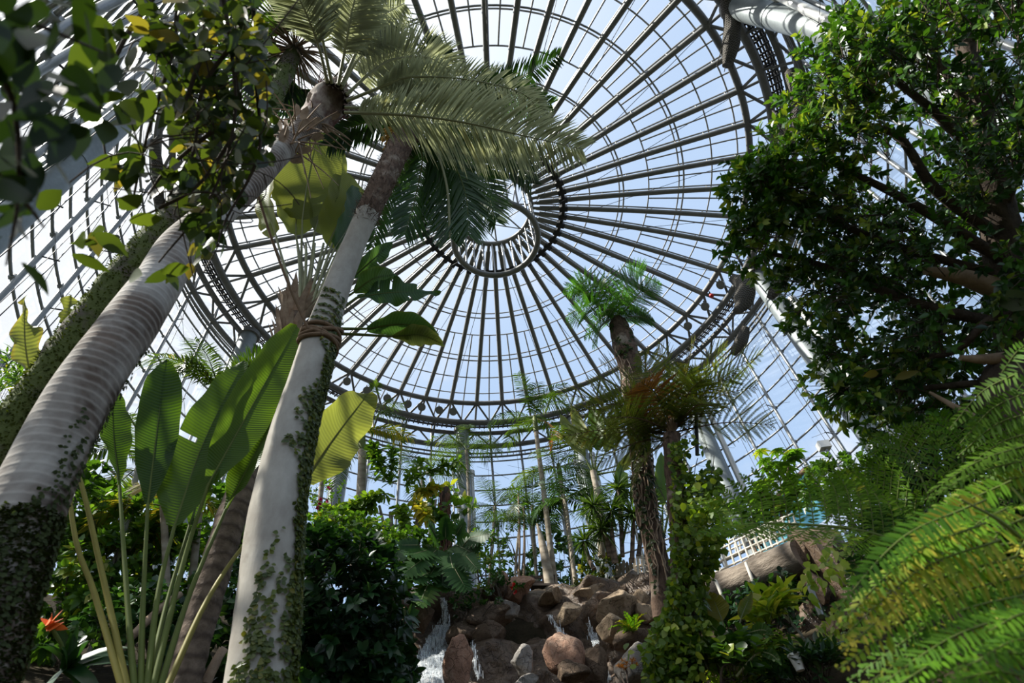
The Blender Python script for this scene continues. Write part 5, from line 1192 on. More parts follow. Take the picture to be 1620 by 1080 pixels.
tf2, Qb, Rb = tfern('spreading_tree_fern', 'tree fern with a wide olive crown on an ivy covered trunk', [(1092, 1120, 44), (1088, 1040, 42), (1082, 940, 38), (1078, 860, 34), (1070, 780, 30), (1064, 720, 28), (1063, 688, 26)], 6.3, fr2, 'treefern', 19, .60, 30, .0065, (.1, .9), t0=.22, r0=.016, sag=.10, pll=.034)
tube(MB(), np.array([ats(1103, 720, 8.1), ats(1100, 605, 8.6)]), .025, 8).build('marker_pole', M['dark'], tf2)
# climbers wrapped round the two trunks
IV = thing('climbing_ivy', 'dense yellow-green ivy wrapped round the trunk of the wide tree fern', 'ivy', tuple(Qb[0]+[.3, 0, 0]))
mb = MB(); ivs = []
for q in range(9): P = smooth_path(np.array([ats(1085+rng.normal(0, 14), 1090, 6.4), ats(1095+rng.normal(0, 18), 900, 6.7), ats(1090+rng.normal(0, 18), 720, 7.6)]), 16); tube(mb, P+rng.normal(0, .02, P.shape), .005, 4)
mb.build('stem', M['dark_bark'], IV)
poly = [(1060, 700), (1100, 690), (1135, 740), (1150, 800), (1140, 870), (1115, 940), (1120, 1000), (1105, 1090), (1020, 1090), (1022, 1020), (1048, 960), (1064, 900), (1062, 800)]
p_, uv = poly_pts(poly, 3600, 6.35, 7.0, 40., -.32, 6); 
def pixv(p):
    w_ = p-CAM; return 540-np.dot(w_, IMG_U)/np.dot(w_, FWD)*F
tv = np.array([pixv(p) for p in Qb]); ts = np.linalg.norm(Qb-CAM, axis=1); o_ = np.argsort(tv)
p_ = CAM+nrm(p_-CAM)*(np.interp(uv[:, 1], tv[o_], ts[o_])+rng.uniform(-.42, .12, len(p_)))[:, None]
k = len(p_); mb = MB(); leaves(mb, p_, rng.normal(0, 1, (k, 3))+[0, 0, -.5], rng.normal(0, .7, (k, 3))+[-.2, -1, .5], rnd(k, .04, .085), rnd(k, .018, .036), rng.uniform(.1, 1., k)**1.1, wprof=(.5, 1, .8, .1), sec=4, fold=.1)
for (u0, v0, u1, v1, k_) in ((1020, 1010, 1100, 1060, 240), (1085, 780, 1145, 860, 260), (1040, 985, 1105, 1010, 120)):
    pp = np.array([ats(u, v, d) for u, v, d in zip(rng.normal((u0+u1)/2, (u1-u0)/3.4, k_), rng.normal((v0+v1)/2, (v1-v0)/3.4, k_), rng.uniform(6.2, 6.6, k_))]); leaves(mb, pp, rng.normal(0, 1, (k_, 3))+[0, 0, -.4], rng.normal(0, .5, (k_, 3))+[-.2, -1, .7], rnd(k_, .05, .085), .034, rng.uniform(.4, 1, k_), wprof=(.5, 1, .8, .1), sec=4, fold=.1)
mb.build('foliage', M['creeper'], IV)
RC = thing('root_creeper', 'tangle of dry aerial roots and small leaves clinging to the tall tree fern trunk', 'creeper', tuple(Qa[0]+[0, -.1, 0]))
mb = MB()
for q in range(34):
    t0 = rng.uniform(0, .5); a0 = rng.uniform(-1.3, 1.3); n_ = 12; tt = np.linspace(t0, t0+rng.uniform(.1, .3), n_); p, n__, T_ = surf(Qa, Ra*1.15, tt, a0+rng.normal(0, .2, n_).cumsum()*.5); tube(mb, p+rng.normal(0, .012, p.shape), .010, 4, cap=False)
mb.build('aerial_root', M['tan_wood'], RC)
mb = MB(); creeper_on(mb, Qa, Ra*1.1, [(rng.uniform(0, .7), rng.uniform(-1.3, 1.3), rng.uniform(.2, .9), rng.uniform(-1.3, 1.3), .3, 40) for _ in range(16)], .07, .022, (0, .7)); mb.build('foliage', M['vine'], RC)
# ================================================================ planting further back
def radial_palm(name, label, spec, rho, n, L, ll, w, mat, stalk='stalk_green', bark='slim_bark', rise=(.2, 1.2), bend=(1.0, 1.9), a=(.1, .9), nl=34, group=None, fronds=None, sag=.45, r0=.012, az=None, shaft=None, base_drop=.4, vee=.1, sweep=.5):
    Q, R = trunk_px(spec, rho, 30); o = thing(name, label, 'palm tree', tuple(Q[0]-[0, 0, base_drop]), group)
    ringed(MB(), np.vstack([Q[0]-[0, 0, base_drop], Q]), np.concatenate([[R[0]*1.1], R]), 12, .08, 5.).build('trunk', M[bark], o)
    top = Q[-1]
    if shaft: tube(MB(), np.array([Q[-1]-nrm(Q[-1]-Q[-3])*shaft, Q[-1], Q[-1]+nrm(Q[-1]-Q[-3])*.12]), [R[-1]*1.25, R[-1]*1.1, R[-1]*.5], 10).build('crownshaft', M['stalk_green'], o)
    for q in range(n):
        th = (az[q] if az is not None else q*2.39996+rng.normal(0, .15)); e = rng.uniform(*rise); b_ = rng.uniform(*bend)
        A_ = arch(L*rng.uniform(.85, 1.1), e, b_, 14, rng.normal(0, .06)); c_, s_ = math.cos(th), math.sin(th)
        P = top+np.stack([A_[:, 0]*c_-A_[:, 1]*s_, A_[:, 0]*s_+A_[:, 1]*c_, A_[:, 2]], 1)
        feather(MB(), P, nl, ll, w, sag=sag, a=a, r0=r0, r1=.003, vee=vee, sweep=sweep, seg=5).build('frond', [M[mat], M[stalk]], o)
    for pts, m_ in (fronds or []):
        P = np.vstack([top, np.array([ats(*p) for p in pts])]); feather(MB(), P, nl, ll, w, sag=sag, a=a, r0=r0, r1=.003, vee=vee, sweep=sweep, seg=5).build('frond', [M[m_], M[stalk]], o)
    return o
def bush(name, label, poly, k, rho, mat, ll, lw, n_leaf=7, a=(.1, .9), Lt=(.15, .3), cat='shrub', stems=5, spread=1., up=.4, base=None, group=None, thr=0., flowers=None, rosette=True, sag=.2, fill=True, wprof=(.08, .85, 1., .62, .03)):
    """leafy shrub: shoots all through the mound whose outline is poly at horizontal distances rho"""
    P = np.array(poly); out = []; cu, cv = P[:, 0].mean(), P[:, 1].max()
    while len(out) < k:
        u = rng.uniform(P[:, 0].min(), P[:, 0].max(), 2000); v = rng.uniform(P[:, 1].min(), P[:, 1].max(), 2000)
        for q in np.nonzero(in_poly(u, v, poly))[0]:
            if thr and mnoise.noise((u[q]/40, v[q]/40, k*.37))+rng.normal(0, .15) < thr: continue
            out.append(at(u[q], v[q], rng.uniform(*rho)))
            if len(out) >= k: break
    B = np.array(out[:k]); bp = np.array(base) if base is not None else at(cu, cv, (rho[0]+rho[1])/2)-[0, 0, .3]
    o = thing(name, label, cat, tuple(bp), group); mb = MB()
    for q in range(stems):
        e = B[rng.integers(k)]; tube(mb, bez(bp+rng.normal(0, .06, 3), (bp+e)/2+rng.normal(0, .12, 3)+[0, 0, .2], e, 10), np.linspace(.022, .006, 10), 5)
    mb.build('stem', M['dark_bark'], o)
    cen = B.mean(0)-[0, 0, .3]; d = nrm(nrm(B-cen)+rng.normal(0, .45, B.shape)+[0, -.15, up])
    mb = twigs(MB(), B, d, n_leaf, rnd(k, *Lt), ll, lw, a, 0, 1, .004, spread, sag=sag, rosette=rosette, wprof=wprof); mb.build('foliage', [M[mat], M['dark_bark']], o)
    for (fm, pts, r_, nm) in (flowers or []):
        for (u, v) in pts:
            p = at(u, v, rho[0]-.1); mb = MB(); dd = nrm(rng.normal(0, 1, (6, 3))+toward(p)*.8)
            strips(mb, np.repeat(p[None], 6, 0), dd, np.repeat(toward(p)[None], 6, 0)+rng.normal(0, .2, (6, 3)), r_, r_*.45, .1, sec=4, wprof=(.4, 1, .9, .2), a=.5); mb.build(nm, M[fm], o)
    return o

# ---- palms against the back glass
radial_palm('slim_palm', 'slim white-trunked palm with yellowing fronds at left of the back wall', [(566, 870, 17), (570, 800, 15), (573, 730, 13), (572, 682, 10)], 12., 5, 1.3, .42, .014, 'frond_mid', rise=(.1, 1.), fronds=[([(600, 652, 17.2), (640, 664, 17.0)], 'frond_mid'), ([(600, 640, 17.5), (636, 640, 17.6)], 'frond_mid'), ([(585, 630, 17.6), (597, 605, 17.9)], 'frond_mid'), ([(545, 720, 16.4), (532, 770, 15.6)], 'frond_mid')], a=(.4, 1.), shaft=.6)
radial_palm('feather_palm', 'thin feathery palm left of the central column, against the sky', [(660, 880, 7), (664, 830, 6), (667, 770, 5), (668, 752, 4)], 15., 9, 1.7, .5, .012, 'frond_mid', rise=(.3, 1.3), bend=(.9, 1.6), a=(.0, .6), nl=26)
radial_palm('feather_palm', 'palm crown drooping in front of the central steel column', [(742, 870, 6), (742, 800, 5), (738, 712, 5)], 17., 9, 1.7, .5, .014, 'frond_mid', rise=(.2, 1.3), bend=(1.2, 2.4), a=(.2, .8), nl=26)
radial_palm('tall_slim_palm', 'tallest slim grey palm at the back with one withered brown frond', [(878, 936, 13), (870, 860, 10), (858, 760, 8), (850, 700, 7), (846, 662, 7)], 13.2, 9, 1.5, .42, .014, 'frond_mid', rise=(.3, 1.4), bend=(1.0, 1.9), a=(.1, .8), nl=34, fronds=[([(864, 668, 16.8), (876, 690, 16.5), (872, 715, 16.2)], 'rust')], shaft=.5)
radial_palm('slim_palm', 'slim palm with green crown just right of the tallest slim palm', [(910, 935, 10), (902, 860, 8), (890, 780, 7), (884, 738, 7)], 13.4, 9, 1.4, .42, .014, 'frond_mid', rise=(.0, 1.2), bend=(.9, 1.8), a=(.1, .8), nl=30, shaft=.4)
radial_palm('slim_palm', 'shorter slim palm with a dark drooping crown right of the tallest slim palm', [(912, 930, 8), (905, 880, 7), (897, 812, 6), (893, 790, 6)], 13.0, 10, 1.3, .40, .016, 'frond_dark', rise=(-.1, .9), bend=(1.0, 1.8), a=(.1, .9), nl=30)
radial_palm('slim_palm', 'low crowned palm with dark fronds left of the tallest slim palm', [(850, 930, 6), (845, 860, 6), (842, 800, 5)], 14.5, 8, 1.3, .42, .014, 'frond_mid', rise=(-.1, 1.1), bend=(1., 2.), a=(.0, .6), nl=28)
radial_palm('feather_palm', 'small fine-leaved palm right of the central column, lower one', [(775, 900, 5), (780, 850, 5), (783, 800, 4)], 15., 9, 1.3, .40, .010, 'frond_mid', rise=(.1, 1.3), bend=(.8, 1.7), a=(.0, .6), nl=28)
radial_palm('feather_palm', 'small fine-leaved palm right of the central column, at mound height', [(815, 905, 4), (818, 870, 4), (822, 830, 4)], 14., 8, 1.1, .36, .010, 'frond_mid', rise=(.1, 1.3), bend=(.8, 1.7), a=(.1, .8), nl=26)
radial_palm('feather_palm', 'feathery palm seen between the ringed palm and the paddle leaves', [(300, 960, 12), (318, 780, 11), (336, 660, 9), (345, 618, 8)], 8.6, 9, 1.35, .42, .013, 'frond_mid', rise=(.2, 1.3), bend=(.8, 1.7), a=(.0, .7), nl=36, fronds=[([(300, 572, 11.4), (272, 590, 11.)], 'frond_mid'), ([(395, 585, 11.4), (410, 600, 11.2)], 'frond_mid')])
radial_palm('feather_palm', 'small palm with yellow dying fronds behind the paddle leaf stalks', [(265, 960, 12), (262, 880, 11), (258, 800, 10)], 8.2, 7, 1.0, .32, .013, 'frond_mid', rise=(.0, 1.1), bend=(1.3, 2.2), a=(.5, 1.), nl=34)
radial_palm('feather_palm', 'slanting pale thin stemmed palm behind the left paddle leaf stalks', [(158, 1000, 12), (176, 920, 11), (198, 830, 10), (218, 740, 8)], 8.8, 7, 1.2, .36, .013, 'frond_mid', rise=(.2, 1.2), bend=(1., 1.8), a=(.2, .9), nl=34, bark='white_bark')
radial_palm('feather_palm', 'small bright palm below the ring truss left of the slim white palm', [(505, 830, 8), (510, 760, 7), (530, 700, 7)], 13.5, 7, 1.0, .36, .014, 'frond_mid', rise=(.2, 1.2), bend=(1., 1.8), a=(.3, 1.), nl=30)
sp_ = thing('dead_palm_stump', 'pointed bare pale trunk leaning left beside the tallest slim palm', 'trunk', tuple(at(872, 935, 13.)-[0, 0, .3]))
Q, R = trunk_px([(872, 940, 17), (866, 900, 16), (858, 860, 12), (850, 828, 3)], 13., 20); ringed(MB(), Q, R, 12, .1, 6.).build('trunk', M['slim_bark'], sp_)

# ---- fishtail palm clump
FT = thing('fishtail_palm', 'bushy fishtail palm with yellow-green ragged leaves left of the central column', 'palm tree', tuple(at(640, 890, 11.5)-[0, 0, .3]))
for (u0, u1, v1, w) in ((622, 618, 810, 9), (640, 634, 800, 8), (652, 662, 790, 7), (630, 600, 800, 6), (664, 690, 790, 5)):
    Q, R = trunk_px([(u0, 900, w), ((u0+u1)/2, 860, w*.9), (u1, v1, w*.7)], 11.5, 14); ringed(MB(), Q, R, 9, .15, 6.).build('trunk', M['slim_bark'], FT)
for (u, v, du, dv, a0) in ((615, 780, -60, 20, .4), (620, 770, 0, -60, .1), (610, 760, -25, -48, .2), (640, 770, 30, -40, .3), (650, 785, 40, -14, .9), (655, 790, 20, 25, .95), (600, 790, -50, 45, .4), (630, 800, 10, 40, .3), (605, 740, -15, -35, .1), (650, 760, 75, -30, .2), (670, 800, 40, 30, .1), (590, 800, -70, 10, .5)):
    c_ = at(u, v, 11.4); e = at(u+du, v+dv, 11.4+rng.uniform(-.5, .5)); P = bez(c_, (c_+e)/2+[0, 0, .15], e, 10); mb = tube(MB(), P, .012, 5, mi=1)
    for t in np.linspace(.15, 1, 9):
        b_ = P[int(t*9)]; k = 15; d = nrm(rng.normal(0, .7, (k, 3))+nrm(e-c_)*.7)
        strips(mb, np.repeat(b_[None], k, 0), d, rng.normal(0, .6, (k, 3))+[0, -.6, .8], rnd(k, .13, .27), rnd(k, .03, .055), .25, sec=4, a=np.clip(a0+rng.normal(0, .15, k), 0, 1), wprof=(.1, .5, 1., .7))
    mb.build('leaf', [M['fishtail'], M['stalk_green']], FT)
RT = thing('rooted_trunk', 'brown trunk wrapped in hanging aerial roots left of the central column', 'trunk', tuple(at(704, 885, 12.)-[0, 0, .3]))
Q, R = trunk_px([(704, 890, 20), (703, 830, 18), (704, 772, 14)], 12., 14); ringed(MB(), Q, R, 12, .2, 6.).build('trunk', M['dark_bark'], RT); mb = MB()
for q in range(46):
    t0 = rng.uniform(.3, 1.); a0 = rng.uniform(-1.6, 1.6); tt = np.linspace(t0, t0-rng.uniform(.2, .5), 8); p, n_, T_ = surf(Q, R*1.15, tt, np.full(8, a0)); tube(mb, p+rng.normal(0, .012, p.shape), .014, 4)
mb.build('aerial_root', plain('red_brown_root', (.17, .08, .05), .85, 0, .3, 9), RT)
bush('climbing_philodendron', 'broad yellow-green leaves on the rooted brown trunk left of the central column', [(655, 800), (690, 770), (712, 768), (742, 800), (738, 840), (715, 830), (690, 830), (665, 826)], 26, (11.7, 12.3), 'lush', .26, .08, 4, (.2, .9), cat='climber')

# ---- big leaved bananas behind the slim palms
BN2 = thing('banana_plant', 'banana plant with upright olive leaves in front of the column right of the slim palms', 'banana plant', tuple(at(950, 880, 12.2)-[0, 0, .3]))
Q, R = trunk_px([(952, 880, 12), (948, 800, 11), (938, 745, 9)], 12.2, 14); ringed(MB(), Q, R, 10, .15, 5.).build('stem', M['slim_bark'], BN2)
for pet, bl, w_, mt, a_ in (([(936, 745, 15.6)], [(925, 722, 15.9), (905, 690, 16.4), (886, 655, 16.9)], 26, PO, .3), ([(938, 745, 15.6)], [(935, 715, 16.), (918, 680, 16.6), (904, 640, 17.2)], 22, PO, .6), ([(940, 745, 15.6)], [(945, 712, 16.), (945, 680, 16.4), (935, 640, 17.)], 30, PG, .5), ([(942, 745, 15.6)], [(958, 715, 15.9), (968, 690, 16.2), (970, 655, 16.6)], 28, PO, .4), ([(945, 750, 15.5)], [(975, 745, 15.4), (1000, 725, 15.6), (1012, 700, 15.9)], 22, PO, .5)):
    paddle(BN2, pet, bl, w_, mt, SG, (rng.normal(0, .4), 0, 0), [(.3, 1, .6), (.6, -1, .5)], a_, min(1, a_+.35), .2, .03, .03)
for (u, v, tu, tv, w_) in ((1048, 800, 1046, 715, 26), (985, 800, 980, 730, 24)):
    o = thing('banana_plant', 'banana leaf standing behind the %s' % ('left side of the ivy column' if u > 1000 else 'screw pine rosettes'), 'banana plant', tuple(at(u, v+60, 11.8)-[0, 0, .3]))
    paddle(o, [(u, v+60, 13.2), (u, v+20, 13.6)], [(u, v, 13.8), (u-2, (v+tv)/2, 14.2), (tu, tv, 14.9)], w_, PG, SG, (.3, 0, 0), [(.4, 1, .6)], .5, .8, .2, .03, .03)
    paddle(o, [(u, v+60, 13.2), (u+8, v+20, 13.6)], [(u+14, v-4, 13.8), (u+24, (v+tv)/2-4, 14.2), (tu+38, tv+8, 14.9)], w_*.8, PO, SG, (-.3, 0, 0), [(.5, -1, .6)], .5, .8, .2, .03, .03)
# ---- spiky rosettes right of the slim palms
for (u, v, bu, bv, lab, L) in ((938, 800, 965, 880, 'spiky screw pine rosette leaning left against the column, upper one', .62), (978, 772, 985, 880, 'highest spiky screw pine rosette under the banana leaves', .6), (1002, 815, 1000, 890, 'spiky rosette on a short trunk just left of the rooty trunk', .58),
                              (952, 838, 972, 890, 'spiky screw pine rosette nearest the picket fence', .58), (925, 855, 940, 900, 'low spiky rosette at the foot of the column', .5), (1012, 762, 1010, 880, 'spiky rosette partly behind the rooty trunk', .55), (968, 808, 975, 890, 'middle rosette of the spiky screw pine clump', .6), (1030, 800, 1030, 890, 'spiky rosette between the two tree fern trunks', .5)):
    rosette('screw_pine', lab, 'spiky plant', at(u, v, 11.6+rng.uniform(-.3, .4)), at(bu, bv, 11.8), 110, L, .017, M['frond_mid'], a=(.0, .75), up=.3, drop=.35, stem=.05)

# ---- shrubs on the crest
bush('broadleaf_shrub', 'dense green shrub behind the slim palm trunks on the crest', [(830, 935), (835, 880), (870, 850), (915, 855), (930, 900), (935, 935)], 170, (14.5, 15.8), 'shrub', .16, .05, 7, (.3, 1.))
bush('croton_shrub', 'low reddish-brown shrub on the crest left of the picket fence', [(915, 935), (925, 895), (960, 885), (990, 900), (1000, 925), (960, 935)], 110, (12.4, 13.2), 'vine', .12, .03, 7, (.3, .9), flowers=[('flower_white', [(958, 918), (965, 922), (952, 924), (970, 914)], .09, 'flower')])
bush('flowering_shrub', 'airy shrub with orange tinged leaves on the mound right of the split-leaf plant', [(725, 930), (735, 880), (770, 870), (790, 900), (775, 935)], 70, (11.8, 12.6), 'lush', .11, .03, 6, (.2, 1.), thr=-.1)
bush('trailing_plant', 'small trailing plant with red flowers on the reddish mound rock', [(770, 925), (800, 915), (815, 930), (810, 945), (775, 940)], 34, (11.3, 11.6), 'shrub', .10, .026, 6, (.4, 1.), flowers=[('flower_red', [(812, 924), (815, 936), (809, 930)], .05, 'flower')])
bush('trailing_plant', 'green creeper hanging over the ledge between the two left water runs', [(715, 955), (740, 940), (790, 955), (770, 965), (735, 975), (728, 990)], 44, (10.6, 11.), 'shrub', .10, .026, 6, (.3, .9))
bush('thin_shrub', 'thin twiggy shrub against the sky between the small palms', [(790, 900), (785, 820), (815, 800), (850, 830), (845, 900)], 54, (14.5, 15.5), 'lush', .13, .03, 5, (.0, .7), Lt=(.2, .5))
bush('thin_shrub', 'sparse leafy shrub at the foot of the central column', [(745, 890), (750, 850), (800, 860), (800, 905), (770, 915)], 60, (13.6, 14.6), 'lush', .14, .035, 6, (.0, .8), Lt=(.2, .4))
for q, (u, v1, lab) in enumerate(((820, 780, 'thin orange-brown cane stem standing left of the bench, taller one'), (828, 800, 'thin orange-brown cane stem standing left of the bench, shorter one'))):
    o = thing('cane', lab, 'cane', tuple(at(u, 915, 13.6))); Q, R = trunk_px([(u, 918, 4), (u+2, 860, 3.4), (u, v1, 2.4)], 13.6, 12); tube(MB(), Q, R, 7).build('cane_stem', M['tan_wood'], o); k = 18
    leaves(MB(), Q[-1]-[0, 0, .1]+rng.normal(0, .12, (k, 3)), rng.normal(0, 1, (k, 3))+[0, 0, -.3], rng.normal(0, 1, (k, 3))+[0, 0, 1], .25, .02, rnd(k, .1, .8)).build('foliage', M['lush'], o)

# ---- dark shrubbery left of the falls
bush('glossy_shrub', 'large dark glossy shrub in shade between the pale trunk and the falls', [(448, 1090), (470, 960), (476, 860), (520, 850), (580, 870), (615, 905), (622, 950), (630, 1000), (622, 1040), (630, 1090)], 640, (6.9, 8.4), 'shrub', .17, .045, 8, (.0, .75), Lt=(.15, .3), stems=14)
bush('hibiscus_shrub', 'hibiscus bush with red flowers topping the dark shrubbery', [(480, 870), (500, 828), (545, 822), (590, 838), (620, 860), (600, 890), (540, 890)], 230, (8.6, 9.6), 'lush', .12, .036, 8, (.1, .9), flowers=[('flower_red', [(527, 834), (519, 848)], .06, 'flower'), ('flower_yellow', [(560, 872)], .06, 'flower')])
bush('bougainvillea', 'arching sprays with pink flowers beside the left back column', [(498, 830), (492, 790), (505, 770), (535, 765), (530, 800), (520, 830)], 44, (11.4, 12.), 'lush', .09, .03, 6, (.1, .8), flowers=[('flower_pink', [(508, 790), (514, 800), (506, 796), (517, 792), (512, 808), (519, 812), (503, 803), (520, 772)], .055, 'flower')], Lt=(.2, .45))
bush('leafy_shrub', 'mid green shrub behind the hibiscus under the fishtail palm', [(600, 900), (610, 860), (650, 850), (690, 865), (690, 900), (640, 915)], 120, (10.4, 11.2), 'lush', .15, .045, 7, (.0, .7))
# split-leaf plants
def monstera_leaf(parent, base, d, nd, size, a):
    """broad leaf cut into fingers along both sides of its midrib"""
    d = nrm(d); nd = nrm(nd-d*np.dot(nd, d)); s_ = np.cross(d, nd); mb = MB(); n = 8
    t = np.linspace(.04, .9, n); prof = np.interp(t, [0, .25, .6, 1], [.5, .62, .5, .16])
    for sg in (-1, 1):
        B = base+d*(size*t[:, None]); D = s_*sg+d*np.linspace(-.35, .9, n)[:, None]
        strips(mb, B, D, np.repeat(nd[None], n, 0)+s_*sg*.25, size*prof*1.05, size*.088, .18, sec=5, a=a+rng.normal(0, .05, n), wprof=(.95, 1.05, 1., .85, .15))
    strips(mb, base[None], d[None], nd[None], size*1.05, size*.05, .05, sec=5, a=a, wprof=(2.2, 4.2, 3.2, 1.6, .1))
    tube(mb, np.array([base, base+d*size*.5, base+d*size]), [size*.018, size*.012, size*.004], 5, mi=1)
    mb.build('leaf', [M['monstera'], M['stalk_pale']], parent)
for name_lab, lst, rho in (('split-leaf plant with large cut leaves hanging above the left water run', [(690, 870, -30, 26, 62, .4), (722, 862, 34, 16, 62, .4), (668, 885, -30, 22, 56, .5), (700, 905, 0, 44, 66, .3), (676, 925, -14, 36, 60, .75), (656, 905, -40, 30, 50, .6), (738, 880, 26, 30, 52, .3), (712, 880, 8, 34, 58, .35), (690, 895, -20, 30, 58, .5), (660, 862, -34, 0, 48, .3), (745, 850, 30, -6, 50, .35), (705, 850, 0, -26, 46, .3), (680, 905, -30, 14, 60, .45), (720, 900, 20, 36, 60, .4), (664, 900, -34, 18, 58, .7), (730, 866, 40, -4, 58, .3), (675, 870, -40, 12, 58, .4), (692, 850, -16, -26, 54, .35), (704, 912, 14, 40, 60, .55), (722, 845, 16, -26, 50, .3)], 10.2),
                           ('single broad split leaf plant between the hibiscus and the slim palm foot', [(612, 850, -18, 34, 60, .45), (590, 868, -26, 26, 50, .3), (626, 872, 14, 32, 48, .5)], 9.4)):
    o = thing('split_leaf_plant', name_lab, 'plant', tuple(at(lst[0][0], lst[0][1]+40, rho+.4)))
    for (u, v, du, dv, s_, a_) in lst:
        b_ = at(u, v, rho+rng.uniform(-.2, .3)); e = at(u+du, v+dv, rho-.25+rng.uniform(-.2, .2)); sz = px(s_*.66, b_)
        tube(MB(), bez(at(lst[0][0]+rng.normal(0, 12), lst[0][1]+40, rho+.4), b_+[0, .1, .12], b_, 8), .012, 5).build('leaf_stalk', M['stalk_green'], o); st_ = sub(COL.objects[-1])
        monstera_leaf(st_, b_, e-b_, toward(b_)+np.array([0, 0, .7])+rng.normal(0, .15, 3), sz, a_)

# ---- greenery behind the paddle leaves on the left
bush('lime_shrub', 'sunlit yellow-green shrub behind the ringed palm at lower left', [(108, 960), (120, 880), (150, 800), (200, 780), (215, 850), (200, 930), (170, 985)], 190, (8.2, 9.4), 'lush', .15, .04, 8, (.2, .9))
bush('leafy_shrub', 'green shrub behind the middle paddle leaf stalks', [(200, 960), (205, 850), (250, 830), (300, 850), (310, 930), (280, 985)], 200, (8.6, 9.8), 'lush', .16, .045, 8, (.0, .7))
bush('leafy_shrub', 'dark green shrub between the brown stem and the pale trunk', [(345, 1090), (360, 980), (372, 880), (395, 840), (430, 850), (420, 1000), (400, 1090)], 260, (7.6, 8.8), 'shrub', .15, .045, 8, (.2, 1.), stems=9)
bush('leafy_shrub', 'tall dark shrub high behind the middle paddle leaves', [(225, 870), (250, 790), (330, 770), (400, 780), (400, 870), (300, 880)], 190, (10., 11.), 'lush', .17, .045, 7, (.0, .6))
bush('leafy_shrub', 'low green shrub at the feet of the paddle leaf stalks', [(120, 1010), (200, 955), (300, 960), (330, 1000), (300, 1040), (180, 1050)], 150, (7.2, 8.), 'shrub', .13, .04, 7, (.3, 1.))
bush('leafy_shrub', 'dark green foliage right behind the base of the ringed palm', [(50, 1020), (75, 860), (110, 760), (165, 750), (160, 860), (130, 1000)], 230, (8.6, 9.8), 'lush', .15, .04, 8, (.0, .7))
bush('bamboo_clump', 'misty bamboo clump at far left behind the mossy trunk', [(-20, 700), (0, 600), (30, 560), (60, 640), (40, 720), (0, 740)], 90, (9.5, 10.4), 'lush', .18, .018, 7, (.2, .9), cat='bamboo', Lt=(.2, .5))
BR = thing('bromeliad', 'dark strappy plant with orange flower at the bottom left beside the ringed palm', 'bromeliad', tuple(at(110, 1060, 5.)-[0, 0, .15])); c_ = at(108, 1055, 5.); k = 16
strips(MB(), np.repeat(c_[None], k, 0), nrm(rng.normal(0, .8, (k, 3))+[.35, 0, .8]), rng.normal(0, .5, (k, 3))+[0, -1, .6], rnd(k, .3, .6), .045, .4, sec=6, a=rnd(k, .1, .8), wprof=(1, 1, .9, .7, .35, .05), fold=.3).build('leaf_tuft', M['shrub'], BR)
f0 = at(80, 990, 4.9); tube(MB(), np.array([c_, (c_+f0)/2+[0, 0, .02], f0]), .012, 6).build('flower_stalk', M['stalk_green'], BR); k = 14
strips(MB(), np.repeat(f0[None], k, 0)+rng.normal(0, .015, (k, 3)), nrm(rng.normal(0, .6, (k, 3))+[0, 0, .7]), rng.normal(0, 1, (k, 3)), .09, .022, .1, sec=4, wprof=(.5, 1, .7, .1), a=.5).build('flower', M['flower_orange'], BR)
for (p0, p1, w, lab) in (((205, 1010, 6.9), (285, 940, 7.2), 12, 'pale mossy fallen branch crossing behind the paddle leaf stalks'), ((160, 1030, 6.6), (200, 1075, 6.4), 8, 'thin fallen stick on the soil by the orange flower'), ((325, 1085, 6.), (352, 1030, 6.2), 16, 'broken pale stump at the foot of the pale trunk')):
    a_, b_ = at(*p0), at(*p1); o = thing('fallen_branch', lab, 'branch', tuple(a_)); lumpy_tube(MB(), [a_, (a_+b_)/2+[0, 0, .05], b_], px(w, a_)/2, 9, .25, 6.).build('wood', M['tan_wood'], o)

# ---- right hand side: under and beyond the log bridge
UP = thing('umbrella_plant', 'light green umbrella plant in front of the turquoise glass box', 'plant', tuple(at(1235, 830, 12.6)-[0, 0, .3]))
mb = MB()
for (u, v) in ((1215, 760), (1235, 735), (1245, 765), (1225, 790), (1250, 715), (1205, 778), (1262, 775), (1240, 800)): tube(mb, bez(at(1235, 835, 12.6), at((1235+u)/2, (v+830)/2, 12.6), at(u, v, 12.5+rng.uniform(-.4, .4)), 9), np.linspace(.025, .012, 9), 6)
mb.build('stem', M['tan_wood'], UP); mb = MB()
for (u, v) in [(1215, 760), (1235, 735), (1245, 765), (1225, 790), (1250, 715), (1205, 778), (1262, 775), (1240, 800)]+[(rng.uniform(1195, 1265), rng.uniform(712, 805)) for _ in range(34)]:
    c_ = at(u, v, 12.5+rng.uniform(-.4, .4)); k = 8; th = np.linspace(0, 6.28, k, endpoint=False)+rng.uniform(0, 1); d = np.stack([np.cos(th), np.sin(th), np.full(k, .1)], 1)
    leaves(mb, np.repeat(c_[None], k, 0), d, np.repeat([[0, 0, 1.]], k, 0), .24, .05, np.clip(rng.uniform(.2, .9)+rng.normal(0, .1, k), 0, 1), sag=.45)
mb.build('foliage', M['lush'], UP)
bush('leafy_shrub', 'green shrub to the left of the umbrella plant beyond the railing', [(1150, 840), (1160, 800), (1200, 790), (1230, 815), (1240, 845), (1190, 850)], 120, (12.6, 13.6), 'lush', .15, .045, 7, (.0, .7))
bush('leafy_shrub', 'blue-green shrub beneath the right column, behind the arching ferns', [(1280, 800), (1290, 750), (1330, 730), (1390, 740), (1400, 790), (1350, 810)], 190, (11., 12.4), 'lush', .15, .04, 7, (.0, .6))
bush('dark_shrub', 'dark undergrowth bank behind the bright fern under the big tree', [(1390, 900), (1400, 760), (1450, 700), (1530, 680), (1640, 640), (1650, 800), (1640, 920)], 420, (6.0, 7.4), 'shrub', .14, .04, 7, (.0, .7), stems=12)
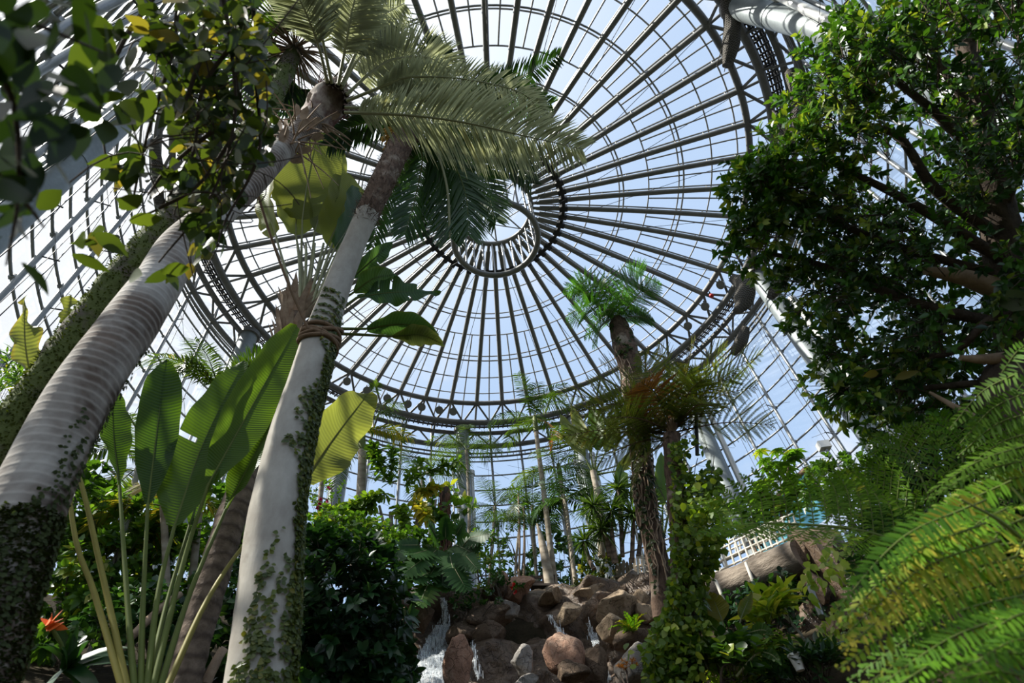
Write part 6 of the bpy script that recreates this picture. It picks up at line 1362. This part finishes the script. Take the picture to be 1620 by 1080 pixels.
bush('shaded_shrub', 'dark shrub in the hollow beneath the log bridge', [(1130, 965), (1200, 935), (1260, 915), (1290, 960), (1290, 1010), (1180, 1010)], 200, (9.8, 10.8), 'shrub', .14, .04, 7, (.0, .5))
SB = thing('bird_of_paradise', 'small plant with upright glossy paddle leaves under the log bridge', 'banana plant', tuple(at(1150, 1060, 6.10)-[0, 0, .3]))
for pet, bl, w_, a_ in (([(1155, 1060, 6.50), (1150, 1010, 6.60)], [(1143, 982, 6.60), (1134, 960, 6.70), (1124, 936, 6.85)], 38, .95), ([(1150, 1060, 6.50), (1140, 1020, 6.50)], [(1135, 998, 6.60), (1122, 984, 6.70), (1112, 966, 6.80)], 34, .7), ([(1160, 1060, 6.50), (1168, 1000, 6.70)], [(1172, 978, 6.80), (1180, 958, 6.90), (1190, 936, 7.00)], 20, .8), ([(1165, 1060, 6.40), (1180, 1020, 6.50)], [(1186, 1000, 6.50), (1206, 996, 6.40), (1224, 1004, 6.30)], 22, .15), ([(1165, 1070, 6.30), (1190, 1040, 6.30)], [(1204, 1030, 6.30), (1222, 1036, 6.20), (1236, 1052, 6.10)], 18, .1)):
    paddle(SB, pet, bl, w_, PG, SP, (0, 0, .3), [], a_, min(1, a_+.2), .2, .01, .012, prof=(.25, .85, 1, .9, .7, .4, .06))
bush('yellow_ginger', 'clump of yellow-green strappy leaves around the small paddle leaved plant', [(1105, 1090), (1118, 1030), (1160, 1025), (1200, 1015), (1240, 1025), (1250, 1050), (1250, 1090)], 110, (6.6, 7.4), 'ti', .19, .028, 7, (.1, .95), Lt=(.08, .22), up=1.2, spread=.8, rosette=False, sag=.35)
bush('yellow_ginger', 'yellow-green leaf rosette right of the paddle leaves above the white pot', [(1205, 1010), (1215, 985), (1245, 975), (1262, 1000), (1250, 1020)], 16, (6.9, 7.2), 'ti', .26, .04, 9, (.4, 1.), Lt=(.2, .4), up=1., sag=.3)
bush('ground_fern', 'dark ferny plant beside the white pot', [(1240, 1090), (1262, 1075), (1300, 1055), (1320, 1060), (1300, 1090)], 60, (6.2, 6.6), 'shrub', .16, .02, 8, (.2, .9))
bush('leafy_shrub', 'low leaves spread on the ground right of the ivy column', [(1100, 1090), (1120, 1050), (1180, 1040), (1200, 1090)], 50, (6.0, 6.4), 'lush', .12, .05, 6, (.0, .8))
PT2 = thing('variegated_climber', 'pale variegated heart-leaved climber on bare poles right of the log bridge', 'climber', tuple(at(1330, 1000, 7.6)-[0, 0, .3])); 
for pts, r_, mt in (([(1284, 842, 7.8), (1300, 868, 7.7), (1330, 910, 7.6)], .03, 'tan_wood'), ([(1350, 850, 7.8), (1355, 900, 7.7), (1352, 990, 7.6)], .035, 'tan_wood'), ([(1280, 925, 7.7), (1292, 955, 7.6), (1300, 975, 7.5)], .035, 'post'), ([(1322, 908, 7.5), (1336, 928, 7.4)], .02, 'tan_wood'), ([(1218, 945, 7.4), (1240, 972, 7.4), (1270, 1005, 7.4)], .012, 'white_bark'), ([(1235, 940, 7.4), (1250, 980, 7.4), (1272, 1010, 7.4)], .010, 'white_bark'), ([(1350, 990, 7.6), (1348, 960, 7.6)], .05, 'white_bark')):
    tube(MB(), smooth_path(path_at(pts), 12), r_, 8).build('pole', M[mt], PT2)
mb = MB()
for poly, k_ in (([(1270, 930), (1275, 885), (1310, 860), (1345, 840), (1352, 870), (1345, 910), (1310, 930)], 62), ([(1222, 960), (1225, 920), (1260, 905), (1290, 930), (1285, 960), (1250, 970)], 34), ([(1290, 1020), (1290, 985), (1330, 950), (1370, 930), (1385, 960), (1360, 1000), (1320, 1030)], 110)):
    p_ = np.array([at(u, v, r) for (u, v), r in zip(poly_pts(poly, k_, 8, 8.4)[1], rng.uniform(7.1, 7.6, k_))]); k = len(p_)
    leaves(mb, p_, nrm(rng.normal(0, .5, (k, 3))+[0, 0, -.9]), rng.normal(0, .45, (k, 3))+[-.2, -1, .3], rnd(k, .07, .13)*(1 if k_ < 100 else .7), rnd(k, .03, .05)*(1 if k_ < 100 else .7), rng.uniform(.2, 1, k), wprof=(.6, 1, .8, .45, .03), fold=.12)
mb.build('foliage', M['pothos'], PT2)
SF = thing('small_fern', 'small bright green fern growing on the rocks left of the ivy column', 'fern', tuple(at(1003, 1000, 10.1)))
for q in range(14):
    th = rng.uniform(0, 6.28); A_ = arch(.42*rng.uniform(.7, 1.1), rng.uniform(.3, 1.2), 1.3, 10); P = at(1003, 1000, 10.05)+np.stack([A_[:, 0]*math.cos(th), A_[:, 0]*math.sin(th)-A_[:, 0]*.4, A_[:, 2]], 1)
    feather(MB(), P, 16, .075, .012, sag=.2, a=(.4, 1.), r0=.004, r1=.001, seg=4, t0=.1, prof=(.8, 1, .8, .2)).build('frond', [M['fern_bright'], M['stalk_green']], SF)
bush('dry_plant', 'small pale dried plant on the lower rocks left of the ivy column', [(980, 1065), (985, 1045), (1005, 1045), (1005, 1065)], 10, (9.1, 9.3), 'rust', .08, .012, 9, (.6, 1.), Lt=(.04, .1), stems=2)
# ================================================================ light, sky, camera
SUN_BEAR, SUN_EL = -103., 52.
sd = Vector((math.sin(R_(SUN_BEAR))*math.cos(R_(SUN_EL)), math.cos(R_(SUN_BEAR))*math.cos(R_(SUN_EL)), math.sin(R_(SUN_EL))))
ld = bpy.data.lights.new('sun', 'SUN'); ld.energy = 9.5; ld.angle = R_(.6); ld.color = (1., .95, .86)
lo = bpy.data.objects.new('sun', ld); COL.objects.link(lo); lo.rotation_euler = sd.to_track_quat('Z', 'Y').to_euler(); lo.location = (-20, -5, 40)
w = bpy.data.worlds.new('sky'); scn.world = w; w.use_nodes = True
nt = w.node_tree; nt.nodes.clear()
g = nt.nodes.new('ShaderNodeNewGeometry'); vec = nt.nodes.new('ShaderNodeVectorMath'); vec.operation = 'SCALE'; vec.inputs[3].default_value = -1
nt.links.new(g.outputs['Incoming'], vec.inputs[0]); D = vec.outputs[0]
sx = nt.nodes.new('ShaderNodeSeparateXYZ'); nt.links.new(D, sx.inputs[0])
dt = nt.nodes.new('ShaderNodeVectorMath'); dt.operation = 'DOT_PRODUCT'; nt.links.new(D, dt.inputs[0]); dt.inputs[1].default_value = tuple(sd)
blue = ramp(nt, [(0., (.62, .75, .93)), (.4, (.46, .63, .91)), (1., (.55, .69, .93))], sx.outputs[2])
glow = math_(nt, 'POWER', math_(nt, 'MAXIMUM', math_(nt, 'MULTIPLY_ADD', dt.outputs['Value'], .5), 0.), 1.)
mr = nt.nodes.new('ShaderNodeMapRange'); mr.inputs[1].default_value = .45; mr.inputs[2].default_value = .95; nt.links.new(dt.outputs['Value'], mr.inputs[0]); mr.interpolation_type = 'SMOOTHSTEP'
mp = nt.nodes.new('ShaderNodeMapping'); mp.inputs['Scale'].default_value = (1, 1, 2.2); nt.links.new(D, mp.inputs[0])
cl = noise_(nt, 3.2, 7, .58, mp.outputs[0], .4)
cm = nt.nodes.new('ShaderNodeMapRange'); cm.inputs[1].default_value = .50; cm.inputs[2].default_value = .74; cm.interpolation_type = 'SMOOTHSTEP'; nt.links.new(cl, cm.inputs[0])
c1 = mixc(nt, math_(nt, 'MULTIPLY', cm.outputs[0], .8), blue, (.93, .95, 1.0))
c2 = mixc(nt, mr.outputs[0], c1, (1.25, 1.25, 1.27))
gr = nt.nodes.new('ShaderNodeMapRange'); gr.inputs[1].default_value = -.06; gr.inputs[2].default_value = .03; nt.links.new(sx.outputs[2], gr.inputs[0])
c2 = mixc(nt, gr.outputs[0], (.07, .08, .055), c2)      # the land outside, below the horizon
bg = nt.nodes.new('ShaderNodeBackground'); nt.links.new(c2, bg.inputs[0]); bg.inputs[1].default_value = .90
wo = nt.nodes.new('ShaderNodeOutputWorld'); nt.links.new(bg.outputs[0], wo.inputs[0])

cd = bpy.data.cameras.new('camera'); co = bpy.data.objects.new('camera', cd); COL.objects.link(co)
cd.sensor_width = 36; cd.lens = F/1620*36; cd.clip_start = .05; cd.clip_end = 500
right = Vector((_c, _s*-_sp, _s*_cp)); up = Vector((-_s, _c*-_sp, _c*_cp)); fwd = Vector((0, _cp, _sp))
m3 = Matrix((right, up, -fwd)).transposed(); co.matrix_world = Matrix.Translation(Vector(CAM)) @ m3.to_4x4()
cd.dof.use_dof = True; cd.dof.focus_distance = 14.; cd.dof.aperture_fstop = 2.6
scn.camera = co
scn.view_settings.view_transform = 'Standard'; scn.view_settings.look = 'None'; scn.view_settings.exposure = .28; scn.view_settings.gamma = 1.; scn.view_settings.use_curve_mapping = False
scn.cycles.transparent_max_bounces = 16; scn.cycles.max_bounces = 8
